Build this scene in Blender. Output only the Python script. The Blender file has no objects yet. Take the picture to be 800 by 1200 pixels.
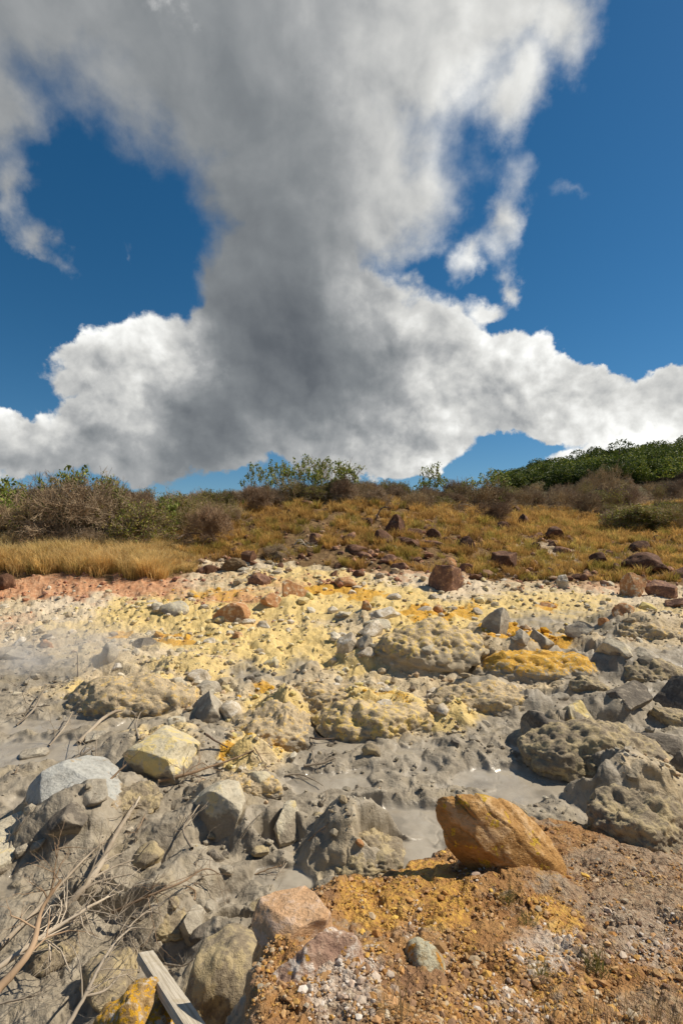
import bpy, bmesh, math, random
import numpy as np
from mathutils import Vector, Matrix, Euler

R = math.radians
SC = bpy.context.scene
COL = SC.collection
random.seed(7)
RNG = np.random.default_rng(7)

# ------------------------------------------------------------------ camera
CAM_H = 3.0
F = 600.0                      # focal length in pixels of an 800 x 1200 frame
cam_d = bpy.data.cameras.new("camera")
cam_d.sensor_fit = 'VERTICAL'
cam_d.sensor_height = 36.0
cam_d.sensor_width = 24.0
cam_d.lens = 18.0
cam_d.clip_start = 0.05
cam_d.clip_end = 20000
cam = bpy.data.objects.new("camera", cam_d)
COL.objects.link(cam)
cam.location = (0, 0, CAM_H)
cam.rotation_euler = (R(90), 0, 0)
SC.camera = cam

# ------------------------------------------------------------------ light, sky, exposure
SUN_EL, SUN_AZ = 47.0, 74.0       # azimuth clockwise from +Y (the view direction)
sd = Vector((math.cos(R(SUN_EL)) * math.sin(R(SUN_AZ)), math.cos(R(SUN_EL)) * math.cos(R(SUN_AZ)), math.sin(R(SUN_EL))))
sun_d = bpy.data.lights.new("sun", 'SUN')
sun_d.energy = 4.6
sun_d.angle = R(0.6)
sun_d.color = (1.0, 0.91, 0.77)
sun = bpy.data.objects.new("sun", sun_d)
COL.objects.link(sun)
sun.rotation_euler = (-sd).to_track_quat('-Z', 'Y').to_euler()
SC.view_settings.view_transform = 'Standard'
SC.view_settings.look = 'None'
SC.view_settings.exposure = 0.25
SC.view_settings.gamma = 1.0
SC.view_settings.use_curve_mapping = False
SC.render.engine = 'CYCLES'
SC.cycles.max_bounces = 6
SC.cycles.diffuse_bounces = 3
SC.cycles.volume_bounces = 4


class NT:
    """small helper for building node trees"""
    def __init__(s, tree):
        s.t = tree
        s.n = tree.nodes
        s.l = tree.links

    def put(s, sock, v):
        if v is None:
            return
        if isinstance(v, bpy.types.NodeSocket):
            s.l.new(v, sock)
        else:
            if hasattr(sock.default_value, '__len__') and not hasattr(v, '__len__'):
                v = [v] * len(sock.default_value)
            if hasattr(sock.default_value, '__len__') and len(sock.default_value) == 4 and len(v) == 3:
                v = tuple(v) + (1,)
            sock.default_value = v

    def m(s, op, a, b=None, c=None, clamp=False):
        n = s.n.new('ShaderNodeMath')
        n.operation = op
        n.use_clamp = clamp
        for i, v in enumerate((a, b, c)):
            s.put(n.inputs[i], v)
        return n.outputs[0]

    def v(s, op, a, b=None, c=None, scale=None):
        n = s.n.new('ShaderNodeVectorMath')
        n.operation = op
        for i, q in enumerate((a, b, c)):
            if q is not None:
                s.put(n.inputs[i], q)
        if scale is not None:
            s.put(n.inputs['Scale'], scale)
        return n.outputs[1] if op in ('LENGTH', 'DOT_PRODUCT', 'DISTANCE') else n.outputs[0]

    def noise(s, vec, scale, detail=4, rough=0.55, color=False, dist=0.0):
        n = s.n.new('ShaderNodeTexNoise')
        s.put(n.inputs['Vector'], vec)
        s.put(n.inputs['Scale'], scale)
        n.inputs['Detail'].default_value = detail
        n.inputs['Roughness'].default_value = rough
        n.inputs['Distortion'].default_value = dist
        return n.outputs['Color'] if color else n.outputs['Fac']

    def voro(s, vec, scale, feature='F1', out='Distance', rand=1.0):
        n = s.n.new('ShaderNodeTexVoronoi')
        n.feature = feature
        s.put(n.inputs['Vector'], vec)
        s.put(n.inputs['Scale'], scale)
        n.inputs['Randomness'].default_value = rand
        return n.outputs[out]

    def rng(s, v, a, b, c=0.0, d=1.0, smooth=True):
        n = s.n.new('ShaderNodeMapRange')
        n.interpolation_type = 'SMOOTHSTEP' if smooth else 'LINEAR'
        n.clamp = True
        s.put(n.inputs[0], v)
        for i, q in enumerate((a, b, c, d)):
            s.put(n.inputs[i + 1], q)
        return n.outputs[0]

    def mix(s, f, a, b, mode='MIX'):
        n = s.n.new('ShaderNodeMix')
        n.data_type = 'RGBA'
        n.blend_type = mode
        n.clamp_factor = True
        s.put(n.inputs[0], f)
        s.put(n.inputs[6], a)
        s.put(n.inputs[7], b)
        return n.outputs[2]

    def ramp(s, v, stops):
        n = s.n.new('ShaderNodeValToRGB')
        s.put(n.inputs[0], v)
        e = n.color_ramp.elements
        while len(e) < len(stops):
            e.new(0.5)
        for k, (p, c) in enumerate(stops):
            e[k].position = p
            e[k].color = tuple(c) + (1,)
        return n.outputs[0]


def sky_dir(px, py):
    return Vector(((px - 400) / F, 1.0, (600 - py) / F)).normalized()


world = bpy.data.worlds.new("World")
SC.world = world
world.use_nodes = True
world.cycles.sampling_method = 'MANUAL'
world.cycles.sample_map_resolution = 256
wt = world.node_tree
wt.nodes.clear()
W = NT(wt)
tc = wt.nodes.new('ShaderNodeTexCoord').outputs['Generated']
P = W.v('NORMALIZE', tc)
nish = wt.nodes.new('ShaderNodeTexSky')
nish.sky_type = 'NISHITA'
zmap = wt.nodes.new('ShaderNodeMapping')          # the hills hide the palest air at the horizon
W.l.new(P, zmap.inputs[0])
zmap.inputs['Location'].default_value = (0, 0, 0.075)
W.l.new(zmap.outputs[0], nish.inputs[0])
nish.sun_disc = False
nish.sun_elevation = R(SUN_EL)
nish.sun_rotation = R(SUN_AZ)
nish.altitude = 900
nish.air_density = 1.0
nish.dust_density = 0.25
nish.ozone_density = 2.5
hs = wt.nodes.new('ShaderNodeHueSaturation')
hs.inputs['Hue'].default_value = 0.492
hs.inputs['Saturation'].default_value = 1.32
hs.inputs['Value'].default_value = 0.67
W.l.new(nish.outputs[0], hs.inputs['Color'])
SKY_STR = 0.10
blue = W.v('SCALE', hs.outputs[0], scale=SKY_STR)

# warped direction, so that cloud outlines are ragged
w1 = W.noise(P, 3.2, 3, 0.5, color=True)
w2 = W.noise(P, 11.0, 6, 0.62, color=True)
q = W.v('SCALE', W.v('SUBTRACT', w1, (0.5, 0.5, 0.5)), scale=0.16)
q2 = W.v('SCALE', W.v('SUBTRACT', w2, (0.5, 0.5, 0.5)), scale=0.085)
Q = W.v('ADD', W.v('ADD', P, q), q2)
QS = W.v('ADD', P, W.v('ADD', W.v('SCALE', W.v('SUBTRACT', w1, (0.5, 0.5, 0.5)), scale=0.10), W.v('SCALE', W.v('SUBTRACT', w2, (0.5, 0.5, 0.5)), scale=0.09)))

CLOUDS = [  # px, py, rx, ry, turn (deg, clockwise in the picture)
    (120, -60, 430, 165, 6), (-60, 70, 150, 95, 10), (300, 95, 270, 125, 18), (470, 60, 235, 125, -18), (590, 10, 120, 85, -40),
    (600, 110, 75, 45, -40), (650, 40, 80, 60, -60),
    (390, 215, 155, 112, 0), (330, 215, 110, 110, 40), (350, 330, 122, 120, 0), (300, 420, 90, 100, 0), (390, 440, 150, 85, 0), (438, 352, 56, 60, 30),
    (505, 425, 95, 70, 15), (590, 445, 100, 66, 14), (680, 476, 130, 60, 10), (780, 488, 120, 56, 4), (770, 540, 150, 36, -12), (500, 500, 60, 60, 0), (605, 480, 95, 44, 8), (615, 500, 60, 26, 6), (560, 490, 60, 34, 0),
    (185, 428, 78, 56, -12), (112, 432, 70, 42, -18), (110, 455, 70, 22, 0),
    (45, 530, 150, 46, 4), (190, 505, 130, 54, 6), (150, 545, 110, 26, 0),
    (440, 525, 108, 48, 6), (340, 495, 110, 34, 0),
    (588, 232, 26, 56, 8), (548, 280, 15, 44, 30), (600, 326, 18, 32, -35), (572, 352, 34, 18, -10), (775, 432, 34, 12, 10),
    (18, 205, 30, 66, -10), (62, 270, 22, 62, -48), (655, 225, 9, 4, 0), (240, 330, 18, 30, 10), (140, 295, 12, 20, 10),
]
field = None
for (px, py, rx, ry, rot) in CLOUDS:
    c = sky_dir(px, py)
    a = R(rot)
    A = sky_dir(px + rx * math.cos(a), py + rx * math.sin(a)) - c
    B = sky_dir(px - ry * math.sin(a), py + ry * math.cos(a)) - c
    n_ = c.cross(A).normalized()
    la, lb = A.length, B.length
    ax = A - c * A.dot(c)
    ax.normalize()
    bx_ = c.cross(ax).normalized()
    M = Matrix((ax, bx_, c)).transposed()
    mp = wt.nodes.new('ShaderNodeMapping')
    mp.vector_type = 'TEXTURE'
    W.l.new(Q, mp.inputs['Vector'])
    mp.inputs['Location'].default_value = c
    mp.inputs['Rotation'].default_value = M.to_euler()
    mp.inputs['Scale'].default_value = (la, lb, 0.75)
    ln = W.v('LENGTH', mp.outputs[0])
    # in units of the shorter half-axis, so that edges are equally soft all round
    f_ = W.m('MULTIPLY', W.m('SUBTRACT', 1.0, ln), min(1.0, min(la, lb) / 0.10))
    field = f_ if field is None else W.m('SMOOTH_MAX', field, f_, 0.12)
# more clouds over the rest of the sky, away from the view
behind = W.m('SUBTRACT', W.noise(P, 2.1, 3, 0.5), 0.55)
behind = W.m('MULTIPLY', behind, 2.2)
sep = wt.nodes.new('ShaderNodeSeparateXYZ')
W.l.new(P, sep.inputs[0])
bk = W.rng(sep.outputs[1], 0.45, 0.15)
behind = W.m('SUBTRACT', behind, W.m('MULTIPLY', W.m('SUBTRACT', 1.0, bk), 3.0))
field = W.m('MAXIMUM', field, behind)

PW = W.v('ADD', P, W.v('SCALE', W.v('SUBTRACT', w1, (0.5, 0.5, 0.5)), scale=0.12))
n_a = W.noise(PW, 8.0, 7, 0.50)
n_b = W.noise(W.v('ADD', PW, tuple(sd * 0.03)), 8.0, 7, 0.50)
n_c = W.noise(P, 24.0, 5, 0.55)
PV = W.v('ADD', P, W.v('SCALE', W.v('SUBTRACT', w2, (0.5, 0.5, 0.5)), scale=0.10))
PV2 = W.v('ADD', PV, tuple(sd * 0.020))
vb = W.m('ADD', W.voro(PV, 11.0), W.m('MULTIPLY', W.voro(PV, 25.0), 0.45))
vb2 = W.m('ADD', W.voro(PV2, 11.0), W.m('MULTIPLY', W.voro(PV2, 25.0), 0.45))
lowc = W.rng(sep.outputs[2], 0.45, 0.22)
fld = W.m('ADD', field, W.m('MULTIPLY', W.m('SUBTRACT', n_a, 0.5), 0.62))
fld = W.m('ADD', fld, W.m('MULTIPLY', W.m('SUBTRACT', 0.58, vb), W.m('MULTIPLY', lowc, 0.22)))
fld = W.m('ADD', fld, W.m('MULTIPLY', W.m('SUBTRACT', n_c, 0.5), 0.25))
soft = W.rng(sep.outputs[2], 0.26, 0.58, 0.08, 0.50)       # higher, nearer cloud has softer edges
alpha = W.rng(fld, -0.02, soft)

SHADE = [(-40, 100, .55), (40, 40, .50), (100, 90, .55), (200, 120, .47), (300, 40, .52), (400, 10, .62), (500, 40, .76), (620, 40, .84), (600, 110, .76),
         (540, 150, .85), (450, 120, .70), (350, 170, .47), (480, 215, .70), (240, 200, .46), (290, 290, .42), (380, 290, .46), (450, 280, .66), (525, 210, .80),
         (330, 380, .30), (260, 380, .38), (380, 430, .30), (300, 460, .28), (400, 480, .33), (455, 350, .80), (510, 400, .92), (455, 420, .50), (540, 450, .74),
         (620, 425, .96), (560, 490, .58), (650, 495, .62), (700, 450, .86), (760, 480, .72), (760, 520, .92), (690, 540, .85), (700, 515, .9), (185, 405, .97), (125, 425, .88), (180, 450, .66),
         (110, 470, .6), (40, 500, .92), (140, 505, .84), (30, 540, .58), (100, 548, .46), (200, 545, .40), (240, 490, .40), (440, 510, .86), (510, 545, .92),
         (350, 515, .60), (440, 550, .62), (585, 230, .80), (590, 340, .80), (545, 285, .85), (20, 220, .60), (330, 550, .6)]
s0 = s1 = None
K = 1.0 / (2 * (38 / F) ** 2) * 2 / 2
for (px, py, L) in SHADE:
    c = sky_dir(px, py)
    cosv = c.y
    k = 2 * K / max(cosv, 0.55) ** 2.2
    g = W.m('EXPONENT', W.m('MULTIPLY_ADD', W.v('DOT_PRODUCT', QS, tuple(c)), k, -k))
    s0 = W.m('ADD', g, s0 if s0 is not None else 1e-7)
    s1 = W.m('MULTIPLY_ADD', g, L, s1 if s1 is not None else 0.7e-7)
L = W.m('DIVIDE', s1, s0)
rel = W.m('MULTIPLY', W.m('SUBTRACT', n_a, n_b), 1.25)
n_d = W.noise(W.v('ADD', P, tuple(sd * 0.010)), 24.0, 5, 0.55)
rel = W.m('ADD', rel, W.m('MULTIPLY', W.m('SUBTRACT', n_a, 0.5), 0.35))
rel = W.m('ADD', rel, W.m('MULTIPLY', W.m('SUBTRACT', n_c, n_d), W.rng(sep.outputs[2], 0.5, 0.2, 0.06, 0.34)))
rel = W.m('ADD', rel, W.m('MULTIPLY', W.m('SUBTRACT', vb2, vb), W.m('MULTIPLY_ADD', lowc, 0.30, 0.07)))
rel = W.m('MULTIPLY', rel, W.rng(sep.outputs[2], 0.30, 0.60, 1.0, 0.55))
L = W.m('ADD', L, W.m('MULTIPLY', rel, W.rng(L, 0.3, 0.85, 0.25, 0.75)))
# the thin rim of a cloud lets light through
L = W.m('ADD', L, W.m('MULTIPLY', W.rng(fld, 0.28, 0.0), 0.06))
ccol = W.ramp(L, [(0.0, (0.03, 0.04, 0.05)), (0.28, (0.105, 0.117, 0.132)), (0.45, (0.185, 0.20, 0.212)), (0.62, (0.33, 0.34, 0.345)), (0.80, (0.58, 0.58, 0.56)), (1.0, (0.90, 0.90, 0.87))])
skyc = W.mix(alpha, blue, ccol)
bg = wt.nodes.new('ShaderNodeBackground')
W.l.new(skyc, bg.inputs['Color'])
bg.inputs['Strength'].default_value = 1.0
wo = wt.nodes.new('ShaderNodeOutputWorld')
W.l.new(bg.outputs[0], wo.inputs['Surface'])


# ------------------------------------------------------------------ numeric noise
def _h(ix, iy, iz, s):
    n = (ix * 374761393 + iy * 668265263 + iz * 2147483647 + s * 974634777) & 0xffffffff
    n = ((n ^ (n >> 13)) * 1274126177) & 0xffffffff
    return ((n ^ (n >> 16)) & 0xffffff) / 16777215.0


def vnoise(x, y, z=None, s=0):
    """value-gradient noise, about -1..1"""
    if z is None:
        xi = np.floor(x).astype(np.int64); yi = np.floor(y).astype(np.int64)
        fx = x - xi; fy = y - yi
        ux = fx * fx * fx * (fx * (fx * 6 - 15) + 10); uy = fy * fy * fy * (fy * (fy * 6 - 15) + 10)

        def g(a, b):
            t = _h(xi + a, yi + b, 0, s) * 2 * np.pi
            return np.cos(t) * (fx - a) + np.sin(t) * (fy - b)
        a = g(0, 0); b = g(1, 0); c = g(0, 1); d = g(1, 1)
        return 1.5 * ((a + ux * (b - a)) + uy * ((c + ux * (d - c)) - (a + ux * (b - a))))
    xi = np.floor(x).astype(np.int64); yi = np.floor(y).astype(np.int64); zi = np.floor(z).astype(np.int64)
    fx = x - xi; fy = y - yi; fz = z - zi
    u = fx * fx * (3 - 2 * fx); v = fy * fy * (3 - 2 * fy); w = fz * fz * (3 - 2 * fz)

    def k(a, b, c):
        return _h(xi + a, yi + b, zi + c, s) * 2 - 1
    l = lambda a, b, t: a + (b - a) * t
    return l(l(l(k(0, 0, 0), k(1, 0, 0), u), l(k(0, 1, 0), k(1, 1, 0), u), v),
             l(l(k(0, 0, 1), k(1, 0, 1), u), l(k(0, 1, 1), k(1, 1, 1), u), v), w)


def fbm(x, y, z=None, o=4, s=0, g=0.5):
    t = 0; a = 1; f = 1; n = 0
    for i in range(o):
        t = t + a * vnoise(x * f + 17.3 * i, y * f - 9.1 * i, None if z is None else z * f, s + i)
        n += a; a *= g; f *= 2.03
    return t / n


def worley(x, y, s=0):
    xi = np.floor(x).astype(np.int64); yi = np.floor(y).astype(np.int64)
    f1 = np.full(x.shape, 9.0); f2 = np.full(x.shape, 9.0); idv = np.zeros(x.shape)
    for a in (-1, 0, 1):
        for b in (-1, 0, 1):
            cx = xi + a; cy = yi + b
            dx = cx + _h(cx, cy, 1, s) - x; dy = cy + _h(cx, cy, 2, s) - y
            d = dx * dx + dy * dy
            cid = _h(cx, cy, 3, s)
            m = d < f1
            f2 = np.where(m, f1, np.minimum(f2, d)); idv = np.where(m, cid, idv); f1 = np.where(m, d, f1)
    return np.sqrt(f1), np.sqrt(f2), idv


def ss(v, a, b):
    t = np.clip((v - a) / (b - a), 0, 1)
    return t * t * (3 - 2 * t)


# ------------------------------------------------------------------ the lie of the land
TU = np.array([-200, 0, 120, 230, 330, 420, 520, 600, 700, 800, 1000.])
TD = np.array([0.5, 6, 9, 12, 15, 17, 18.5, 21, 25, 32, 42, 60, 110, 400, 900, 6000.])
TZ = np.array([
    # .5   6   9    12   15   17   18.5  21   25   32   42   60   110  400  900 6000
    [.0, .0, .0, .05, .25, .55, 1.15, 1.5, 1.7, 2.3, 2.8, 3.0, 3.0, 2.0, 0, 0],
    [.0, .0, .0, .05, .25, .50, 1.10, 1.45, 1.7, 2.3, 2.8, 3.0, 3.0, 2.0, 0, 0],
    [.0, .0, .05, .10, .28, .50, 1.00, 1.45, 1.8, 2.4, 2.9, 3.1, 3.0, 2.0, 0, 0],
    [.0, .0, .05, .15, .30, .45, .70, 1.10, 1.7, 2.6, 3.1, 3.4, 3.2, 2.0, 0, 0],
    [.0, .0, .05, .20, .35, .45, .65, 1.15, 2.0, 3.4, 4.0, 4.2, 3.5, 2.0, 0, 0],
    [.0, .0, .05, .22, .38, .45, .65, 1.15, 2.1, 3.7, 4.2, 4.2, 3.5, 2.0, 0, 0],
    [.0, .0, .05, .20, .32, .40, .60, 1.00, 1.75, 2.9, 3.5, 3.8, 4.0, 8.0, 0, 0],
    [.0, .0, .05, .15, .28, .35, .50, .80, 1.30, 2.0, 2.7, 3.3, 5.0, 15., 22, 0],
    [.0, .0, .05, .15, .28, .35, .45, .70, 1.05, 1.5, 2.2, 3.2, 6.5, 27., 45, 0],
    [.0, .0, .05, .15, .28, .35, .45, .75, 1.15, 2.0, 3.3, 4.0, 7.5, 38., 66, 0],
    [.0, .0, .05, .15, .28, .35, .45, .80, 1.30, 2.4, 4.0, 5.0, 9., 52., 90, 0]])
_ld = np.log(TD)
_gu = np.linspace(-200, 1000, 121); _gd = np.linspace(_ld[0], _ld[-1], 400)
_t = np.array([np.interp(_gu, TU, TZ[:, j]) for j in range(len(TD))]).T
_t = np.array([np.interp(_gd, _ld, r) for r in _t])
_k = np.exp(-0.5 * (np.arange(-6, 7) / 2.6) ** 2); _k /= _k.sum()
_k2 = np.exp(-0.5 * (np.arange(-3, 4) / 1.1) ** 2); _k2 /= _k2.sum()
_t = np.apply_along_axis(lambda r: np.convolve(np.pad(r, 6, 'edge'), _k, 'valid'), 0, _t)
_t = np.apply_along_axis(lambda r: np.convolve(np.pad(r, 3, 'edge'), _k2, 'valid'), 1, _t)


def chart(x, y):
    r = np.sqrt(x * x + y * y)
    ph = np.clip(np.arctan2(x, y), -R(45), R(45))
    return 400 + 600 * np.tan(ph), np.maximum(r * np.cos(ph), 0.05)


def base_z(x, y):
    U, d = chart(x, y)
    a = np.clip((U + 200) / 10, 0, 119.999); b = np.clip((np.log(np.maximum(d, 0.5)) - _gd[0]) / (_gd[1] - _gd[0]), 0, 398.999)
    i = a.astype(int); j = b.astype(int); fa = a - i; fb = b - j
    return (_t[i, j] * (1 - fa) + _t[i + 1, j] * fa) * (1 - fb) + (_t[i, j + 1] * (1 - fa) + _t[i + 1, j + 1] * fa) * fb


def on_plane(px, py, z=0.0):
    d = (CAM_H - z) * F / (py - 600.0)
    return ((px - 400) / F * d, d)


BANK = [on_plane(292, 1215, 1.5), on_plane(304, 1150, 1.42), on_plane(314, 1100, 1.3), on_plane(345, 1052, 1.22), on_plane(400, 1037, 1.18), on_plane(440, 1028, 1.12), on_plane(475, 1018, 1.08),
        on_plane(515, 1003, 1.0), on_plane(560, 970, .93), on_plane(620, 950, .86), on_plane(660, 952, .82), on_plane(700, 975, .75), on_plane(760, 985, .7), on_plane(830, 990, .7),
        (6, 3.6), (14, 2.5), (14, -14), (-8, -14), (-6, -3), (-1.8, -.2), (-.75, .7)]


def bank_sd(x, y):
    """signed distance to the edge of the bank, positive inside"""
    best = np.full(x.shape, 1e9); ins = np.zeros(x.shape, bool)
    n = len(BANK)
    for i in range(n):
        ax, ay = BANK[i]; bx, by = BANK[(i + 1) % n]
        ex, ey = bx - ax, by - ay
        t = np.clip(((x - ax) * ex + (y - ay) * ey) / (ex * ex + ey * ey), 0, 1)
        best = np.minimum(best, np.hypot(x - ax - t * ex, y - ay - t * ey))
        c = ((ay > y) != (by > y)) & (x < (bx - ax) * (y - ay) / ((by - ay) if by != ay else 1e-9) + ax)
        ins ^= c
    return np.where(ins, best, -best)


def bank_top(x, y):
    return 1.64 - 0.275 * np.clip(y - 0.9, -3, 4) - 0.045 * np.clip(x, 0, 3)


# raised crusts and ridges: px, py of the foot, half width (px), depth half size (m), height (m), steep front
BUMPS = [(622, 795, 78, .95, .52, 1), (590, 770, 60, .8, .34, 0), (500, 800, 62, .85, .50, 1), (430, 745, 60, .9, .18, 0), (430, 795, 55, .6, .30, 0), (350, 805, 50, .5, .20, 0),
         (330, 850, 48, .5, .28, 0), (290, 905, 36, .30, .26, 0), (440, 850, 70, .55, .32, 1), (540, 860, 50, .42, .22, 0), (690, 895, 72, .50, .42, 0), (620, 850, 50, .45, .22, 0),
         (745, 800, 70, .7, .40, 1), (700, 770, 40, .5, .2, 0), (780, 755, 70, .9, .45, 1), (150, 830, 80, .6, .22, 0), (215, 800, 60, .6, .20, 0), (120, 795, 70, .7, .16, 0),
         (200, 740, 90, 1.2, .22, 0), (330, 735, 60, 1.2, .25, 0), (760, 955, 95, .42, .50, 1), (412, 1035, 70, .45, .30, 0), (265, 1190, 70, .45, .2, 0), (180, 1010, 60, .35, .2, 0),
         (60, 1010, 80, .35, .32, 0), (220, 1060, 60, .3, .18, 0), (250, 960, 45, .3, .15, 0), (730, 850, 40, .3, .25, 1), (565, 815, 40, .3, .18, 0), (300, 1010, 50, .3, .15, 0), (120, 900, 50, .4, .16, 0),
         (60, 1120, 60, .35, .2, 0), (160, 1110, 50, .3, .2, 0)]
for q_ in [(72, 984, 100, 62), (8, 1022, 62, 66), (196, 916, 108, 66), (245, 846, 44, 34), (262, 990, 80, 68), (340, 994, 44, 50), (668, 846, 58, 46), (722, 778, 50, 34), (732, 836, 66, 36), (150, 960, 60, 40), (300, 930, 44, 34), (425, 1010, 80, 50), (108, 945, 44, 30), (200, 1105, 44, 36)]:
    dq = 1800 / (q_[1] - 600)
    BUMPS.append((q_[0], q_[1] + 4, q_[2] * .95, q_[2] * .75 * dq / F, q_[3] * .30 * dq / F, 0))
HOLES = [(523, 788, 20, .28, .40), (522, 775, 8, .3, .35), (340, 818, 16, .2, .25), (287, 795, 30, .35, .22), (335, 795, 26, .4, .22), (520, 815, 34, .4, .18), (372, 865, 60, .5, .18), (640, 830, 14, .2, .2),
         (172, 1142, 26, .14, .25), (290, 1160, 22, .25, .5), (455, 905, 80, .4, .05)]
POOLS = [(30, 878, 95, 17), (60, 940, 60, 12), (500, 965, 62, 24), (480, 1000, 60, 18), (640, 925, 85, 20), (580, 905, 60, 12), (690, 868, 46, 9), (285, 1090, 32, 16), (640, 822, 30, 8), (700, 880, 60, 8), (690, 778, 34, 7), (730, 900, 40, 12),
         (420, 960, 40, 18), (380, 915, 45, 14), (110, 1050, 45, 12), (110, 1080, 40, 10), (340, 1025, 40, 14), (60, 850, 60, 10), (150, 1075, 30, 10), (325, 985, 30, 14)]


def ell(U, V, px, py, rx, ry):
    return np.sqrt(((U - px) / rx) ** 2 + ((V - py) / ry) ** 2)


def masks(x, y):
    """where each kind of ground lies (all 0..1)"""
    U, d = chart(x, y)
    V = 600 + 1800 / d
    w = 26 * np.clip(7 / d, .35, 1.6)
    wx = fbm(x * 1.1, y * 1.1, o=4, s=31, g=.6); wy = fbm(x * 1.1 + 40, y * 1.1, o=4, s=37, g=.6)
    Uw = U + wx * w * 1.6; Vw = V + wy * w
    sdv = bank_sd(x, y) + 0.05 * fbm(x * 5, y * 5, o=3, s=41)
    m = {'U': U, 'V': V, 'd': d}
    m['bank'] = ss(sdv, -0.10, 0.03)

    def paint(lst):
        r = np.zeros(U.shape)
        for (px, py, rx, ry, a) in lst:
            r = np.maximum(r, a * (1 - ss(ell(Uw, Vw, px, py, rx, ry), .45, 1.25)))
        return r
    # grey mud: everything low, the right-hand side and the left margin
    line = np.interp(Uw, [-200, 0, 90, 140, 230, 330, 345, 420, 520, 600, 660, 720, 800, 1000], [782, 788, 806, 842, 838, 868, 850, 872, 868, 840, 806, 770, 762, 760])
    grey = ss(Vw, line - 14, line + 12)
    grey = np.maximum(grey, paint([(30, 790, 70, 30, 1), (90, 748, 90, 6, .4), (300, 800, 38, 24, .85), (345, 792, 30, 20, .6), (620, 742, 60, 12, .7), (720, 790, 110, 28, .9), (640, 735, 70, 16, .5), (520, 820, 30, 10, .7), (590, 800, 80, 12, .7), (530, 780, 15, 20, .7),
                                       (410, 735, 40, 10, .35), (680, 745, 80, 20, .6), (60, 760, 80, 8, .35), (20, 800, 90, 20, 1)]))
    keep = paint([(195, 885, 50, 26, .8), (300, 895, 40, 42, .95), (320, 850, 40, 50, .95), (240, 930, 40, 18, .4), (130, 812, 120, 14, .9), (200, 830, 60, 18, .7), (700, 880, 50, 22, .35), (770, 940, 60, 26, .6), (415, 1010, 50, 30, .45), (445, 850, 60, 22, .5), (265, 1170, 50, 50, .6), (620, 764, 78, 20, 1), (560, 770, 40, 20, .8)])
    m['grey'] = np.clip(grey * (1 - keep), 0, 1)
    m['yellow'] = paint([(600, 728, 130, 18, .7), (390, 775, 150, 24, .75), (720, 735, 90, 12, .6), (110, 742, 90, 12, .55), (230, 790, 90, 16, .6), (250, 730, 180, 26, .85), (420, 720, 130, 24, .8), (500, 745, 70, 26, 1), (300, 760, 140, 22, .8), (160, 815, 110, 14, .9), (320, 860, 48, 46, .8), (440, 838, 70, 18, .9), (540, 850, 60, 16, .8), (640, 715, 120, 14, .6), (770, 730, 60, 12, .5),
                         (290, 890, 30, 20, .8), (195, 870, 40, 16, .5), (100, 770, 60, 16, .4), (430, 780, 60, 14, .4), (700, 780, 30, 8, .3), (265, 1170, 60, 50, .5), (360, 700, 120, 12, .6)])
    m['orange'] = paint([(620, 764, 66, 17, 1.2), (498, 733, 40, 10, .8), (150, 817, 60, 5, .9), (215, 757, 40, 6, .8), (140, 752, 16, 7, .8), (390, 708, 60, 7, .8), (310, 862, 26, 10, .7), (300, 882, 36, 9, .8), (310, 815, 24, 8, .7), (540, 728, 30, 5, .6),
                         (430, 712, 40, 8, .6), (640, 720, 14, 6, .8), (555, 725, 20, 8, .6), (60, 775, 80, 6, .4), (250, 712, 60, 7, .5), (450, 835, 30, 8, .5), (720, 712, 20, 5, .5)])
    redl = ss(Vw, 722, 706) * ss(Uw, 260, 170) * 1.05
    m['red'] = np.maximum(redl, paint([(270, 718, 60, 12, .7), (350, 705, 70, 9, .5), (520, 694, 150, 6, .55), (720, 700, 100, 7, .55), (300, 738, 40, 6, .4), (20, 735, 40, 10, .4), (250, 700, 50, 14, .3)]))
    m['white'] = paint([(130, 722, 120, 14, .9), (330, 745, 60, 10, .5), (470, 705, 150, 12, .7), (700, 712, 130, 12, .7), (760, 740, 70, 10, .5), (60, 735, 100, 14, .5), (210, 690, 40, 20, .6), (300, 685, 60, 12, .5), (200, 770, 60, 8, .4)])
    p = np.zeros(U.shape)
    for (px, py, rx, ry) in POOLS:
        p = np.maximum(p, 1 - ss(ell(U + wx * w * .8, V + wy * w * .5, px, py, rx, ry), .80, 1.08))
    m['pool'] = p * (1 - m['bank'])
    gl = np.interp(Uw, [-200, 0, 100, 225, 240, 300, 420, 520, 600, 700, 800, 1000], [18.0, 17.6, 17.8, 18.4, 20.5, 20.6, 19.0, 19.6, 18.6, 18.3, 18.0, 18])
    m['hill'] = ss(d + wx * 1.2, gl - .4, gl + .5)
    m['wx'] = wx
    Vb = 600 + 600 * (CAM_H - bank_top(x, y)) / d
    Ub = U + 30 * wx; Vb = Vb + 24 * wy

    def bp(lst):
        r = np.zeros(U.shape)
        for (px, py, rx, ry, a) in lst:
            r = np.maximum(r, a * (1 - ss(ell(Ub, Vb, px, py, rx, ry), .35, 1.2)))
        return r * m['bank']
    m['b_orange'] = bp([(440, 1050, 70, 40, .95), (520, 1060, 50, 50, .75), (490, 1020, 50, 30, .8), (650, 1078, 44, 24, 1), (430, 1110, 34, 28, .65), (550, 1100, 40, 34, .55), (690, 1030, 40, 16, .5), (600, 1130, 34, 20, .5), (640, 1160, 30, 40, .6), (760, 1040, 40, 24, .5), (560, 1170, 60, 40, .4), (345, 1140, 40, 50, .4)])
    m['b_purple'] = bp([(745, 1060, 90, 60, 1), (780, 1000, 70, 40, .8), (700, 1010, 50, 30, .8), (690, 1110, 30, 24, .9), (670, 1045, 24, 20, .7), (420, 1190, 50, 40, .6), (760, 1180, 80, 40, .6)])
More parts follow.
